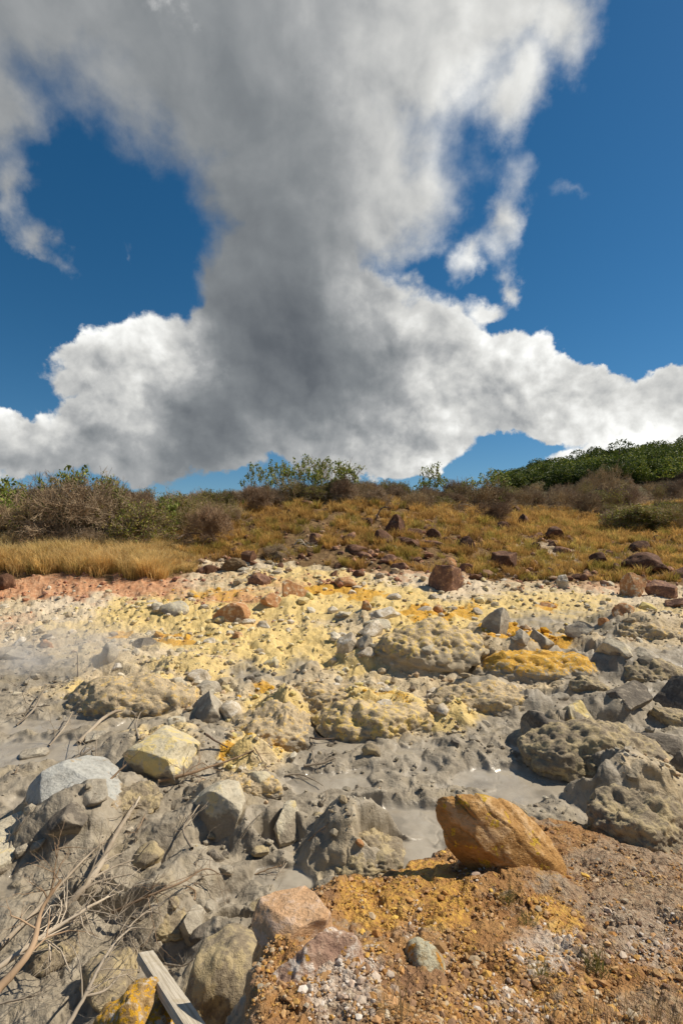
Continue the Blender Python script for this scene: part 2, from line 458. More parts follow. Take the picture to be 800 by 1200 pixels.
    m['b_white'] = bp([(400, 1150, 60, 70, 1), (520, 1120, 24, 24, .5), (470, 1060, 26, 16, .5), (640, 1110, 60, 40, .7), (760, 1090, 70, 40, .6), (600, 1180, 60, 40, .5), (560, 1030, 40, 20, .4), (480, 1080, 30, 20, .4)])
    return m


def ground(x, y, fine=True, full=False):
    x = np.asarray(x, float); y = np.asarray(y, float)
    m = masks(x, y)
    U, V, d = m['U'], m['V'], m['d']
    z = base_z(x, y)
    hill = m['hill']; pool = m['pool']; flat = (1 - hill)
    lump = fbm(x * .9 + 3, y * .9, o=3, s=3)
    z = z + lump * (.10 * flat + .26 * hill * np.clip(d / 30, .5, 1.2)) * np.clip(d / 8, .6, 1) 
    # far hill: rolling
    z = z + ss(d, 80, 300) * fbm(x * .012, y * .012, o=4, s=5) * np.clip(d, 0, 500) * .012
    for (px, py, rx, ry, h, steep) in BUMPS:
        cx, cy = on_plane(px, py)
        ax = rx * cy / F
        wob = 1 + .25 * m['wx']
        ex = (x - cx) / ax; ey = (y - (cy + ry)) / ry
        if steep:
            ey = np.where(ey < 0, ey * 1.0, ey * .7)
            q = np.sqrt(ex ** 2 + ey ** 2) * wob
            z = z + h * .85 * (1 - ss(q, .40, 1.12)) * (1 - .25 * np.clip(ey + .3, 0, 1))
        else:
            q = np.sqrt(ex ** 2 + ey ** 2) * wob
            z = z + h * (1 - ss(q, .1, 1.15))
    for (px, py, rx, ry, h) in HOLES:
        cx, cy = on_plane(px, py)
        q = np.sqrt(((x - cx) / (rx * cy / F)) ** 2 + ((y - cy) / ry) ** 2) * (1 + .4 * m['wx'])
        z = z - h * (1 - ss(q, .4, 1.1))
    # crust and clods
    grey = m['grey'] * flat
    crust = flat * (1 - m['grey'])
    wx2 = fbm(x * 3.1, y * 3.1, o=3, s=51); wy2 = fbm(x * 3.1 + 9, y * 3.1, o=3, s=52)
    rid = 1 - np.abs(fbm(x * 1.3, y * 1.3, o=3, s=9, g=.5)) * 2.4
    z = z + (np.clip(rid, 0, 1) - .5) * (.085 * crust + .085 * grey)
    med = fbm(x * 3.0 + wx2 * .5, y * 3.0, o=3, s=13, g=.5)
    z = z + med * (.055 * crust + .040 * grey + .10 * hill)
    if fine:
        f1, f2, cid = worley(x * 2.3 + wx2 * .6, y * 2.3 + wy2 * .6, s=21)
        z = z + (ss(f2 - f1, 0, .5) - .7) * (.05 * crust + .03 * grey) * cid
        # low rounded lumps, and fine crumbs on the crust only
        f1, f2, cid = worley(x * 4.6 + wx2 * .8, y * 4.6 + wy2 * .8, s=22)
        z = z + np.clip(.55 - f1, 0, 1) * (.06 * crust + .05 * grey) * ss(cid, .35, 1)
        z = z + fbm(x * 9, y * 9, o=3, s=23, g=.55) * (.022 * crust + .014 * grey)
        patch = ss(fbm(x * .8 + 30, y * .8, o=3, s=29), -.1, .25)
        z = z + np.abs(fbm(x * 15, y * 15, o=2, s=24)) * (.02 * crust + .02 * grey) * patch
    # the mud lies level wherever the ground is low
    lvl = base_z(x, y) - .045 + .012 * fbm(x * 1.2, y * 1.2, o=2, s=61)
    if fine:
        f1, f2, cid = worley(x * 3.1 + wx2 * .4, y * 3.1 + wy2 * .4, s=25)
        lvl = lvl - .010 * (1 - ss(f2 - f1, 0, .06)) * ss(fbm(x * .8, y * .8, o=2, s=66), .0, .2)
        lvl = lvl + .006 * fbm(x * 7, y * 7, o=2, s=67)
    lowp = grey * ss(lvl + .005 - z, -.02, .01) * (d < 14)
    z = z * (1 - lowp) + np.maximum(lvl, z) * lowp
    z = z * (1 - pool) + lvl * pool
    m['pool'] = np.maximum(pool, lowp * .75) * (1 - m['bank'])
    # the bank in the foreground
    sd_ = bank_sd(x, y) + .07 * fbm(x * 3.2, y * 3.2, o=4, s=71, g=.6)
    bt = bank_top(x, y) + .10 * fbm(x * 1.4, y * 1.4, o=3, s=73)
    if fine:
        f1, f2, cid = worley(x * 9 + wx2, y * 9 + wy2, s=27)
        bt = bt + (ss(f2 - f1, 0, .4) - .6) * .018 * cid + fbm(x * 7, y * 7, o=4, s=75, g=.55) * .035 + fbm(x * 30, y * 30, o=2, s=76) * .006
        bt = bt + .07 * np.exp(-((x - .98) ** 2 / .05 + (y - 2.62) ** 2 / .03))
    face = bt - ss(-sd_, -.02, .10) * .14 - np.clip(-sd_, 0, 9) * 1.7
    k = .05
    hgt = np.maximum(z, face)
    z = np.where(np.abs(z - face) < k * 3, hgt + np.exp(-np.abs(z - face) / k) * k * .5, hgt)
    return (z, m) if full else z


def ray_ground(px, py, zoff=0.0):
    """the point where the line of sight through a spot of the photograph meets the ground"""
    d = np.exp(np.linspace(math.log(.8), math.log(900), 1500))
    x = (px - 400) / F * d
    zr = CAM_H + (600 - py) / F * d
    g = ground(x, d, False) + zoff
    i = np.argmax(zr < g)
    if not (zr < g).any():
        i = len(d) - 1
    return float(x[i]), float(d[i]), float(g[i])


def gz(x, y):
    return float(ground(np.array([x]), np.array([y]), False)[0])


# ------------------------------------------------------------------ building helpers
def tag(o, label=None, cat=None, group=None, kind=None):
    if label: o['label'] = label
    if cat: o['category'] = cat
    if group: o['group'] = group
    if kind: o['kind'] = kind
    return o


def mesh_np(name, verts, faces, mat=None, smooth=True, attrs=None):
    """verts (n,3); faces (m,k) all of one size; attrs {name: (n,3)}"""
    verts = np.asarray(verts, np.float32); faces = np.asarray(faces, np.int32)
    me = bpy.data.meshes.new(name)
    me.vertices.add(len(verts)); me.vertices.foreach_set('co', verts.ravel())
    k = faces.shape[1]
    me.loops.add(faces.size); me.loops.foreach_set('vertex_index', faces.ravel())
    me.polygons.add(len(faces))
    me.polygons.foreach_set('loop_start', np.arange(0, faces.size, k, dtype=np.int32))
    me.polygons.foreach_set('use_smooth', np.full(len(faces), smooth))
    for an, av in (attrs or {}).items():
        at = me.attributes.new(an, 'FLOAT_COLOR', 'POINT')
        c = np.ones((len(verts), 4), np.float32); c[:, :3] = av
        at.data.foreach_set('color', c.ravel())
    me.update(); me.validate()
    if mat: me.materials.append(mat)
    return me


def link(name, me, parent=None, loc=None):
    o = bpy.data.objects.new(name, me)
    COL.objects.link(o)
    if parent: o.parent = parent
    if loc is not None: o.location = loc
    return o


def empty(name, loc=(0, 0, 0)):
    return link(name, None, None, loc)


def new_mat(name, rough=0.9, spec=0.2):
    m = bpy.data.materials.new(name)
    m.use_nodes = True
    m.node_tree.nodes.clear()
    t = NT(m.node_tree)
    b = t.n.new('ShaderNodeBsdfPrincipled')
    o = t.n.new('ShaderNodeOutputMaterial')
    t.l.new(b.outputs[0], o.inputs[0])
    b.inputs['Roughness'].default_value = rough
    b.inputs['Specular IOR Level'].default_value = spec
    return m, t, b


def bump(t, b, h, dist, strength=1.0):
    n = t.n.new('ShaderNodeBump')
    n.inputs['Strength'].default_value = strength
    n.inputs['Distance'].default_value = dist
    t.put(n.inputs['Height'], h)
    t.l.new(n.outputs[0], b.inputs['Normal'])


def attr(t, name):
    a = t.n.new('ShaderNodeAttribute')
    a.attribute_name = name
    s = t.n.new('ShaderNodeSeparateColor')
    t.l.new(a.outputs['Color'], s.inputs[0])
    return s.outputs


# ------------------------------------------------------------------ the ground material
def ground_material():
    m, t, b = new_mat('volcanic_ground', .9, .15)
    A = attr(t, 'zone_a'); B = attr(t, 'zone_b'); C = attr(t, 'zone_c')
    geo = t.n.new('ShaderNodeNewGeometry')
    P = geo.outputs['Position']
    n1 = t.noise(P, 1.6, 5, .6)
    n2 = t.noise(P, 7.0, 6, .65)
    n3 = t.noise(P, 38.0, 4, .6)
    n4 = t.noise(P, 3.1, 6, .7)
    mx = t.m('ADD', t.m('MULTIPLY', n2, .6), t.m('MULTIPLY', n3, .4))

    def th(mask, noi, w=.18):
        # a mask turned into ragged patches by noise
        v = t.m('SUBTRACT', t.m('ADD', mask, noi), 1.0)
        return t.rng(v, -w, w)
    col = t.mix(t.rng(n2, .35, .65), (.46, .36, .22), (.64, .52, .34))                   # pale tan crust
    col = t.mix(t.m('MULTIPLY', t.rng(n4, .55, .68), .45), col, (.36, .27, .16))
    col = t.mix(t.m('MULTIPLY', th(B[1], n4, .35), .8), col, (.71, .59, .43))                                       # white crust
    col = t.mix(t.m('MULTIPLY', th(A[0], n4, .4), .9), col, t.mix(t.rng(n2, .4, .62), (.62, .46, .21), (.74, .59, .32)))     # sulphur
    col = t.mix(t.m('MULTIPLY', th(A[0], t.m('SUBTRACT', mx, .04), .10), .65), col, (.74, .54, .20))
    col = t.mix(t.m('MULTIPLY', th(B[0], n4, .35), .85), col, t.mix(t.rng(n2, .35, .65), (.46, .19, .085), (.60, .33, .18)))     # red soil
    col = t.mix(th(A[1], mx, .12), col, t.mix(t.rng(n3, .35, .65), (.50, .26, .07), (.72, .42, .05)))      # orange
    mud = t.mix(t.rng(n4, .3, .7), (.245, .205, .148), (.36, .308, .228))
    mud = t.mix(t.m('MULTIPLY', t.rng(n2, .56, .70), .7), mud, (.45, .39, .295))
    mud = t.mix(t.m('MULTIPLY', t.rng(n1, .52, .66), .45), mud, (.36, .285, .165))
    mud = t.mix(t.m('MULTIPLY', t.rng(n4, .46, .36), .55), mud, (.19, .16, .118))
    mud = t.mix(t.m('MULTIPLY', t.rng(n2, .44, .34), .6), mud, (.15, .125, .09))
    gf = th(A[2], t.m('ADD', t.m('MULTIPLY', n4, .6), t.m('MULTIPLY', mx, .4)), .3)
    col = t.mix(gf, col, mud)
    pool = t.mix(t.rng(n4, .35, .65), (.325, .28, .215), (.40, .352, .275))
    pool = t.mix(t.m('MULTIPLY', t.rng(t.noise(P, 2.3, 3, .6), .52, .62), .55), pool, (.19, .165, .128))
    col = t.mix(t.m('MULTIPLY', B[2], .92), col, pool)
    hill = t.mix(t.rng(n2, .35, .65), (.13, .075, .035), (.24, .155, .07))
    hill = t.mix(th(C[2], n4), hill, (.46, .36, .24))
    sy = t.n.new('ShaderNodeSeparateXYZ'); t.l.new(P, sy.inputs[0])
    hill = t.mix(t.rng(sy.outputs[1], 60, 130), hill, t.mix(t.rng(t.noise(P, .12, 5, .6), .4, .6), (.07, .075, .03), (.13, .10, .055)))
    col = t.mix(th(C[1], n2, .2), col, hill)
    bk = t.mix(t.rng(n2, .35, .65), (.29, .135, .042), (.44, .24, .085))
    bk = t.mix(t.rng(n4, .55, .66), bk, (.36, .27, .18))
    bk = t.mix(t.m('MULTIPLY', t.rng(n3, .58, .70), .8), bk, (.56, .33, .07))
    bk = t.mix(t.m('MULTIPLY', t.rng(n1, .36, .44, 1, 0), .6), bk, (.22, .125, .075))
    D = attr(t, 'zone_d')
    n6 = t.noise(P, 14.0, 6, .7)
    bk = t.mix(t.m('MULTIPLY', th(D[2], n6, .25), .8), bk, t.mix(t.rng(n3, .35, .65), (.46, .35, .26), (.68, .60, .50)))
    bk = t.mix(t.m('MULTIPLY', th(D[1], n6, .25), .85), bk, t.mix(t.rng(n3, .35, .65), (.27, .175, .105), (.42, .32, .21)))
    bk = t.mix(t.m('MULTIPLY', th(D[0], t.m('SUBTRACT', n6, .10), .16), .8), bk, t.mix(t.rng(n3, .35, .65), (.42, .20, .05), (.70, .41, .07)))
    col = t.mix(C[0], col, bk)
    t.l.new(col, b.inputs['Base Color'])
    wet = t.m('MULTIPLY', B[2], t.rng(n1, .35, .6, .4, 1))
    wmud = t.m('MULTIPLY', gf, t.m('MULTIPLY_ADD', t.rng(n4, .48, .60), .28, .14))
    t.l.new(t.m('SUBTRACT', t.m('SUBTRACT', .92, t.m('MULTIPLY', wet, .55)), wmud), b.inputs['Roughness'])
    t.l.new(t.m('ADD', t.m('MULTIPLY_ADD', gf, .22, .15), t.m('MULTIPLY', wet, .25)), b.inputs['Specular IOR Level'])
    n5 = t.noise(P, 90.0, 4, .6)
    hh = t.m('ADD', t.m('MULTIPLY', n2, 1.6), t.m('ADD', t.m('MULTIPLY', n3, .8), t.m('MULTIPLY', n5, .3)))
    hh = t.m('MULTIPLY', hh, t.m('SUBTRACT', 1.0, t.m('MULTIPLY', B[2], .93)))
    hh = t.m('MULTIPLY', hh, t.m('MULTIPLY_ADD', C[0], .9, t.m('SUBTRACT', 1.0, t.m('MULTIPLY', gf, .5))))
    bump(t, b, hh, .026, 1.0)
    return m


def build_ground():
    u = np.arange(-70, 871, 1.25)
    phi = np.arctan((u - 400) / F)
    ext = np.concatenate([np.linspace(phi[-1], 2 * np.pi + phi[0], 90)[1:-1]])
    phi = np.concatenate([phi, ext])
    inv = np.concatenate([np.linspace(1 / .12, 1 / .8, 24)[:-1], np.linspace(1 / .8, 1 / 3.0, 420)[:-1], np.linspace(1 / 3.0, 1 / 17.0, 420)[:-1]])
    dd = np.concatenate([1 / inv, np.exp(np.linspace(math.log(17), math.log(60), 190))[:-1], np.exp(np.linspace(math.log(60), math.log(900), 80))[:-1], np.exp(np.linspace(math.log(900), math.log(6000), 12))])
    # rows run at constant depth inside the fan and close round behind the camera
    cp = np.cos(np.clip(np.where(phi > np.pi, phi - 2 * np.pi, phi), -R(45), R(45)))
    r = dd[:, None] / cp[None, :]
    x = r * np.sin(phi)[None, :]; y = r * np.cos(phi)[None, :]
    nr, nc = x.shape
    X = x.ravel(); Y = y.ravel()
    Z, m = ground(X, Y, full=True)
    X0, Y0 = X, Y
    # crumble the steep faces sideways as well
    near = (1 - ss(m['d'], 20, 26)) * (1 - m['pool'])
    am = near * (.05 * (1 - .5 * m['grey'])) 
    X = X0 + am * (fbm(X0 * 6, Y0 * 6, Z * 7, o=3, s=401) * 1.6); Y = Y0 + am * (fbm(X0 * 6 + 50, Y0 * 6, Z * 7, o=3, s=405) * 1.6)
    Z = Z + near * .018 * fbm(X0 * 14, Y0 * 14, Z * 16, o=3, s=409, g=.6)
    idx = np.arange(nr * nc).reshape(nr, nc)
    a = idx[:-1, :]; b = idx[1:, :]
    f = np.stack([a, np.roll(a, -1, 1), np.roll(b, -1, 1), b], -1).reshape(-1, 4)
    verts = np.stack([X, Y, Z], 1)
    verts = np.concatenate([verts, [[0, 0, float(Z[:nc].mean())]]])
    me_at = {}
    pad = lambda q: np.concatenate([q, q[:1]])
    me_at['zone_a'] = np.stack([pad(m['yellow']), pad(m['orange']), pad(m['grey'])], 1)
    me_at['zone_b'] = np.stack([pad(m['red']), pad(m['white']), pad(m['pool'])], 1)
    paleh = np.clip(1 - np.abs(fbm(X0 * .35, Y0 * .35, o=3, s=90)) * 3, 0, 1) * .25 + .5 * (1 - ss(ell(m['U'], m['V'] * 0 + m['d'], 650, 24, 90, 3), .5, 1.2))
    me_at['zone_c'] = np.stack([pad(m['bank']), pad(m['hill']), pad(paleh)], 1)
    me_at['zone_d'] = np.stack([pad(m['b_orange']), pad(m['b_purple']), pad(m['b_white'])], 1)
    me = mesh_np('ground', verts, f, ground_material(), True, me_at)
    o = link('ground', me)
    o['kind'] = 'structure'
    return o


build_ground()


# ------------------------------------------------------------------ rocks
_ico = {}


def ico(n):
    if n not in _ico:
        bm = bmesh.new(); bmesh.ops.create_icosphere(bm, subdivisions=n, radius=1.0)
        v = np.array([q.co[:] for q in bm.verts]); f = np.array([[w.index for w in q.verts] for q in bm.faces])
        bm.free(); _ico[n] = (v, f)
    return _ico[n]


def rock_verts(sub, size, seed, cuts=9, rough=.07, flat=.0, keep=(.62, .92)):
    v, f = ico(sub)
    v = v.copy(); rg = np.random.default_rng(seed)
    for k in range(cuts):
        n = rg.normal(size=3); n /= np.linalg.norm(n)
        tt = rg.uniform(*keep)
        dd = v @ n
        over = np.clip(dd - tt, 0, None)
        v -= (over * .93)[:, None] * n
    o = seed * 3.7
    r = fbm(v[:, 0] * 1.5 + o, v[:, 1] * 1.5, v[:, 2] * 1.5, o=2, s=seed) * .16
    r = r + fbm(v[:, 0] * 4 + o, v[:, 1] * 4, v[:, 2] * 4, o=4, s=seed + 5, g=.6) * rough
    v *= (1 + r)[:, None]
    v *= np.array(size)[None, :]
    return v, f


def mound_verts(sub, size, seed, cuts=5):
    """like rock_verts, but crumbly at the same grain in every direction"""
    v, f = ico(sub)
    v = v.copy(); rg = np.random.default_rng(seed)
    for k in range(cuts):
        n = rg.normal(size=3); n /= np.linalg.norm(n)
        v -= (np.clip(v @ n - rg.uniform(.6, .9), 0, None) * .9)[:, None] * n
    s_ = np.array(size)
    p = v * s_
    nr = v / s_; nr /= np.linalg.norm(nr, axis=1)[:, None]
    k = float(np.median(s_))
    o = seed * 2.3
    q = p / k
    dsp = fbm(q[:, 0] * 1.5 + o, q[:, 1] * 1.5, q[:, 2] * 1.5, o=3, s=seed) *   .18 + fbm(q[:, 0] * 5 + o, q[:, 1] * 5, q[:, 2] * 5, o=4, s=seed + 3, g=.62) * .12
    rd = 1 - np.abs(fbm(q[:, 0] * 2.6 + o, q[:, 1] * 2.6, q[:, 2] * 2.6, o=3, s=seed + 9)) * 3
    dsp = dsp - np.clip(rd, 0, 1) ** 3 * .07
    return p + nr * (dsp * k)[:, None], f


def rock_material(name, c1, c2, c3=None, c3amt=.5, mud=None, rough=.85, scale=1.0, spots=None, strata=0.0):
    """c1..c2 mottled, c3 patches, mud = (top of the mud stain as a share of z, colour), spots = lichen colour"""
    m, t, b = new_mat(name, rough, .2)
    tcn = t.n.new('ShaderNodeTexCoord')
    P = tcn.outputs['Object']
    info = t.n.new('ShaderNodeObjectInfo')
    P = t.v('ADD', P, t.v('SCALE', info.outputs['Random'] if False else info.outputs['Location'], scale=3.1))
    if strata:
        mp = t.n.new('ShaderNodeMapping'); t.l.new(P, mp.inputs[0]); mp.inputs['Scale'].default_value = (1, 1, 1 + strata); mp.inputs['Rotation'].default_value = (.3, .9, .2)
        PN = mp.outputs[0]
    else:
        PN = P
    n1 = t.noise(PN, 3.2 * scale, 7, .65); n2 = t.noise(PN, 15 * scale, 6, .65); n3 = t.noise(P, 70 * scale, 3, .6); n4 = t.noise(P, 1.6 * scale, 4, .6)
    col = t.mix(t.rng(n1, .35, .65), c1, c2)
    col = t.mix(t.m('MULTIPLY', t.rng(n2, .5, .72), .5), col, [q * 1.22 for q in c2])
    col = t.mix(t.m('MULTIPLY', t.rng(n2, .5, .3), .55), col, [q * .5 for q in c1])
    if c3:
        col = t.mix(t.rng(t.m('ADD', n1, t.m('MULTIPLY', n2, .35)), .80 - c3amt * .3, .90 - c3amt * .3), col, c3)
    if spots:
        sc_, amt = spots[1], spots[2]
        vv = t.noise(P, sc_ * scale, 3, .7)
        col = t.mix(t.rng(vv, .66 - amt * .25, .70 - amt * .25), col, t.mix(t.rng(n3, .35, .65), [q * .6 for q in spots[0]], spots[0]))
    if mud:
        gz_ = t.n.new('ShaderNodeSeparateXYZ'); t.l.new(tcn.outputs['Generated'], gz_.inputs[0])
        geo = t.n.new('ShaderNodeNewGeometry')
        sp = t.n.new('ShaderNodeSeparateXYZ'); t.l.new(tcn.outputs['Object'], sp.inputs[0])
        hz = t.m('ADD', gz_.outputs[2], t.m('MULTIPLY', t.m('SUBTRACT', n1, .5), .9))
        col = t.mix(t.rng(hz, mud[0] + .05, mud[0] - .05), col, t.mix(t.rng(n2, .4, .6), [q * .85 for q in mud[1]], mud[1]))
    t.l.new(col, b.inputs['Base Color'])
    hh = t.m('ADD', t.m('MULTIPLY', n1, 1.2), t.m('ADD', t.m('MULTIPLY', n2, .7), t.m('MULTIPLY', n3, .22)))
    bump(t, b, hh, .035 / scale ** .5, .9)
    return m


MUDC = (.32, .27, .20)
RM = {
    'ochre': rock_material('ochre_rock', (.36, .185, .055), (.50, .29, .11), (.58, .38, .19), .35, rough=.8, scale=1.7, strata=.35, spots=((.66, .42, .05), 7, .24), mud=(.0, (.34, .20, .09))),
    'orange_slab': rock_material('orange_rock', (.60, .36, .19), (.70, .46, .27), (.66, .47, .33), .4, scale=3, strata=1.5),
    'lichen_grey': rock_material('lichen_rock', (.34, .25, .14), (.46, .38, .22), (.50, .46, .32), .6, scale=5, spots=((.62, .30, .05), 4, .35)),
    'lichen_orange': rock_material('orange_crusted_rock', (.36, .22, .09), (.50, .33, .14), (.60, .50, .38), .3, scale=5, spots=((.80, .44, .04), 8, .62)),
    'motley': rock_material('white_crusted_rock', (.34, .21, .15), (.50, .34, .23), (.70, .60, .50), .45, scale=3.6, spots=((.70, .36, .05), 5.5, .30)),
    'pale': rock_material('pale_rock', (.46, .40, .29), (.58, .52, .39), (.64, .52, .28), .25, scale=1.6, mud=(.62, MUDC)),
    'blue': rock_material('bluish_rock', (.37, .36, .32), (.47, .465, .42), (.42, .32, .20), .1, scale=1.4, mud=(.58, (.40, .31, .20))),
    'yellow': rock_material('sulphur_rock', (.52, .45, .30), (.64, .56, .40), (.68, .54, .24), .5, scale=1.5, mud=(.55, MUDC)),
    'grey': rock_material('grey_rock', (.33, .285, .215), (.43, .38, .295), (.50, .44, .33), .3, scale=1.6, mud=(.6, MUDC)),
    'darkgrey': rock_material('dark_grey_rock', (.13, .11, .088), (.20, .17, .13), (.29, .245, .185), .3, scale=1.8, mud=(.5, MUDC)),
    'crust': rock_material('caked_mud_rock', (.25, .20, .135), (.36, .295, .195), (.44, .35, .20), .5, scale=2.2, mud=(.4, MUDC)),
    'brown': rock_material('brown_lava_rock', (.095, .048, .028), (.175, .090, .052), (.28, .165, .10), .2, scale=1.3),
    'redbrown': rock_material('red_brown_rock', (.16, .085, .055), (.27, .15, .10), (.42, .24, .12), .3, scale=1.4),
    'rust': rock_material('rusty_rock', (.42, .20, .09), (.56, .32, .14), (.62, .50, .34), .35, scale=2.2),
    'olive': rock_material('olive_brown_rock', (.10, .065, .035), (.17, .115, .06), (.24, .18, .11), .3, scale=1.4),
    'paletan': rock_material('pale_tan_rock', (.44, .36, .25), (.58, .50, .38), (.66, .60, .50), .4, scale=1.8),
}


RM['orange_crust'] = rock_material('orange_crust', (.56, .30, .06), (.74, .44, .06), (.56, .44, .26), .30, scale=3.0, mud=(.74, (.40, .34, .25)))
RM['sulphur_crust'] = rock_material('sulphur_crust', (.50, .38, .22), (.63, .50, .31), (.70, .50, .17), .45, scale=3.0, mud=(.62, (.44, .36, .24)), spots=((.36, .28, .17), 5, .2))
RM['tan_crust'] = rock_material('tan_crust', (.42, .325, .20), (.56, .45, .29), (.66, .46, .18), .35, scale=3.0, mud=(.62, (.32, .27, .20)), spots=((.30, .24, .16), 5, .2))


def rock(px, py, w, h, mat, label, name='rock', seed=1, depth=1.0, sub=5, cuts=9, rough=.07, sink=.40, rot=(0, 0, 0), cat='rock', group=None, keep=(.5, .88)):
    """a rock whose foot meets the ground at the photograph's (px, py), w and h its visible size in pixels"""
    x, y, z = ray_ground(px, py)
    s = y / F
    rx = w * s / 2
    vis = h * s
    ry = max(rx, vis * .6) * depth
    # of the visible height part is the top seen from above
    t_ = (CAM_H - z) / y
    rz = max((vis - .9 * ry * t_) / (2 - 2 * sink), .38 * rx)
    v, f = mound_verts(sub, (rx, ry, rz), seed, cuts) if name == 'crust_mound' or mat == 'crust' else rock_verts(sub, (rx, ry, rz), seed, cuts, rough, keep=keep)
    if any(rot):
        v = v @ np.array(Euler(rot).to_matrix()).T
    cy = y + ry * .75
    zz = gz(x * cy / y, cy)
    me = mesh_np(name, v, f, RM[mat])
    o = link(name, me, None, (x * cy / y, cy, min(z, zz) + rz * (1 - 2 * sink)))
    tag(o, label, cat, group)
    return o


# the big leaning boulder on the edge of the bank, an egg shape with a pointed end towards the left
def leaning_boulder():
    v, f = ico(6)
    v = v.copy()
    # long axis x: narrow at -x, broad at +x, wedge-shaped upper edge
    rg = np.random.default_rng(5)
    t = (v[:, 0] + 1) / 2
    v[:, 1] *= .50 + .25 * t
    prof = np.interp(v[:, 0], [-1, -.9, -.6, 0, .5, 1], [.62, .70, .88, 1.0, 1.0, .9])
    v[:, 2] *= prof
    for n, tt in (((0, -1, .12), .42), ((0, -.8, -.6), .50), ((.2, -.7, .7), .62), ((-.75, -.6, -.1), .66), ((0, 1, .2), .5), ((-.9, 0, .5), .92), ((.4, -.8, -.5), .7)):
        n = np.array(n, float); n /= np.linalg.norm(n)
        v -= (np.clip(v @ n - tt, 0, None) * .88)[:, None] * n
    r = fbm(v[:, 0] * 1.3, v[:, 1] * 1.3, v[:, 2] * 1.3, o=3, s=8) * .08 + fbm(v[:, 0] * 6, v[:, 1] * 6, v[:, 2] * 6, o=4, s=9, g=.6) * .034
    # long cracks and ledges along the boulder
    c = v[:, 2] * 2.6 + v[:, 0] * 1.1 + .55 * fbm(v[:, 0] * 1.6, v[:, 1] * 1.6, v[:, 2] * 2, o=3, s=10)
    r = r - .055 * np.exp(-((c - np.round(c)) / .045) ** 2) * ss(fbm(v[:, 0] * 1.5 + 4, v[:, 1], v[:, 2] * 1.5, o=2, s=11), -.05, .25)
    r = r + .025 * (np.floor(c) - c) * ss(fbm(v[:, 0] * 1.1 + 8, v[:, 1], v[:, 2] * 1.1, o=2, s=12), -.2, .3)
    v *= (1 + r)[:, None]
    d = 2.66
    s = d / F
    v *= np.array((88 * s, 52 * s, 47 * s))
    v = v @ np.array(Euler((R(-12), R(33), R(0))).to_matrix()).T
    cx, cz = (586 - 400) * s, CAM_H - (990 - 600) * s
    me = mesh_np('boulder', v, f, RM['ochre'])
    o = link('boulder', me, None, (cx, d, cz))
    tag(o, 'big leaning ochre boulder with long cracks on the edge of the stony bank', 'boulder')


leaning_boulder()


def rock_at(px, py_top, py_bot, w, z_top, tall, mat, label, seed, name='rock', ry=None, cuts=10, rough=.08, sub=6, tilt=(0, 0, 0), keep=(.62, .92), cat='rock'):
    """a rock standing in front of the bank: its top edge lies at height z_top"""
    d = (CAM_H - z_top) * F / (py_top - 600.0)
    s = d / F
    rx = w * s / 2
    ry = ry or rx
    v, f = rock_verts(sub, (rx, ry, tall / 2), seed, cuts, rough, keep=keep)
    v = v @ np.array(Euler(tilt).to_matrix()).T
    o = link(name, mesh_np(name, v, f, RM[mat]), None, ((px - 400) * s, d, z_top - tall / 2 + .03))
    tag(o, label, cat)
    return o


rock_at(354, 1052, 1115, 116, 1.46, .32, 'orange_slab', 'smooth orange wedge of rock capping the left end of the bank', 23, ry=.22, cuts=12, rough=.03, tilt=(.55, .05, .2), keep=(.45, .8))
rock_at(362, 1108, 1200, 170, 1.50, .50, 'motley', 'white and purple crusted rock below the smooth orange wedge', 33, ry=.20, cuts=14, rough=.13, keep=(.5, .8))
rock_at(170, 1172, 1200, 170, 1.0, 1.5, 'lichen_orange', 'rock crusted bright orange, under the sawn plank', 42, ry=.32, cuts=6, rough=.09, keep=(.75, .95))
rock_at(266, 1108, 1200, 124, .60, 1.0, 'crust', 'yellowish cracked rock between the plank and the bank', 43, ry=.36, cuts=8, rough=.05, keep=(.6, .9))
rock_at(496, 1118, 1150, 54, 1.38, .26, 'lichen_grey', 'small round greenish rock with orange patches, bedded in the bank gravel', 46, ry=.10, cuts=5, rough=.04, sub=5, keep=(.7, .95))

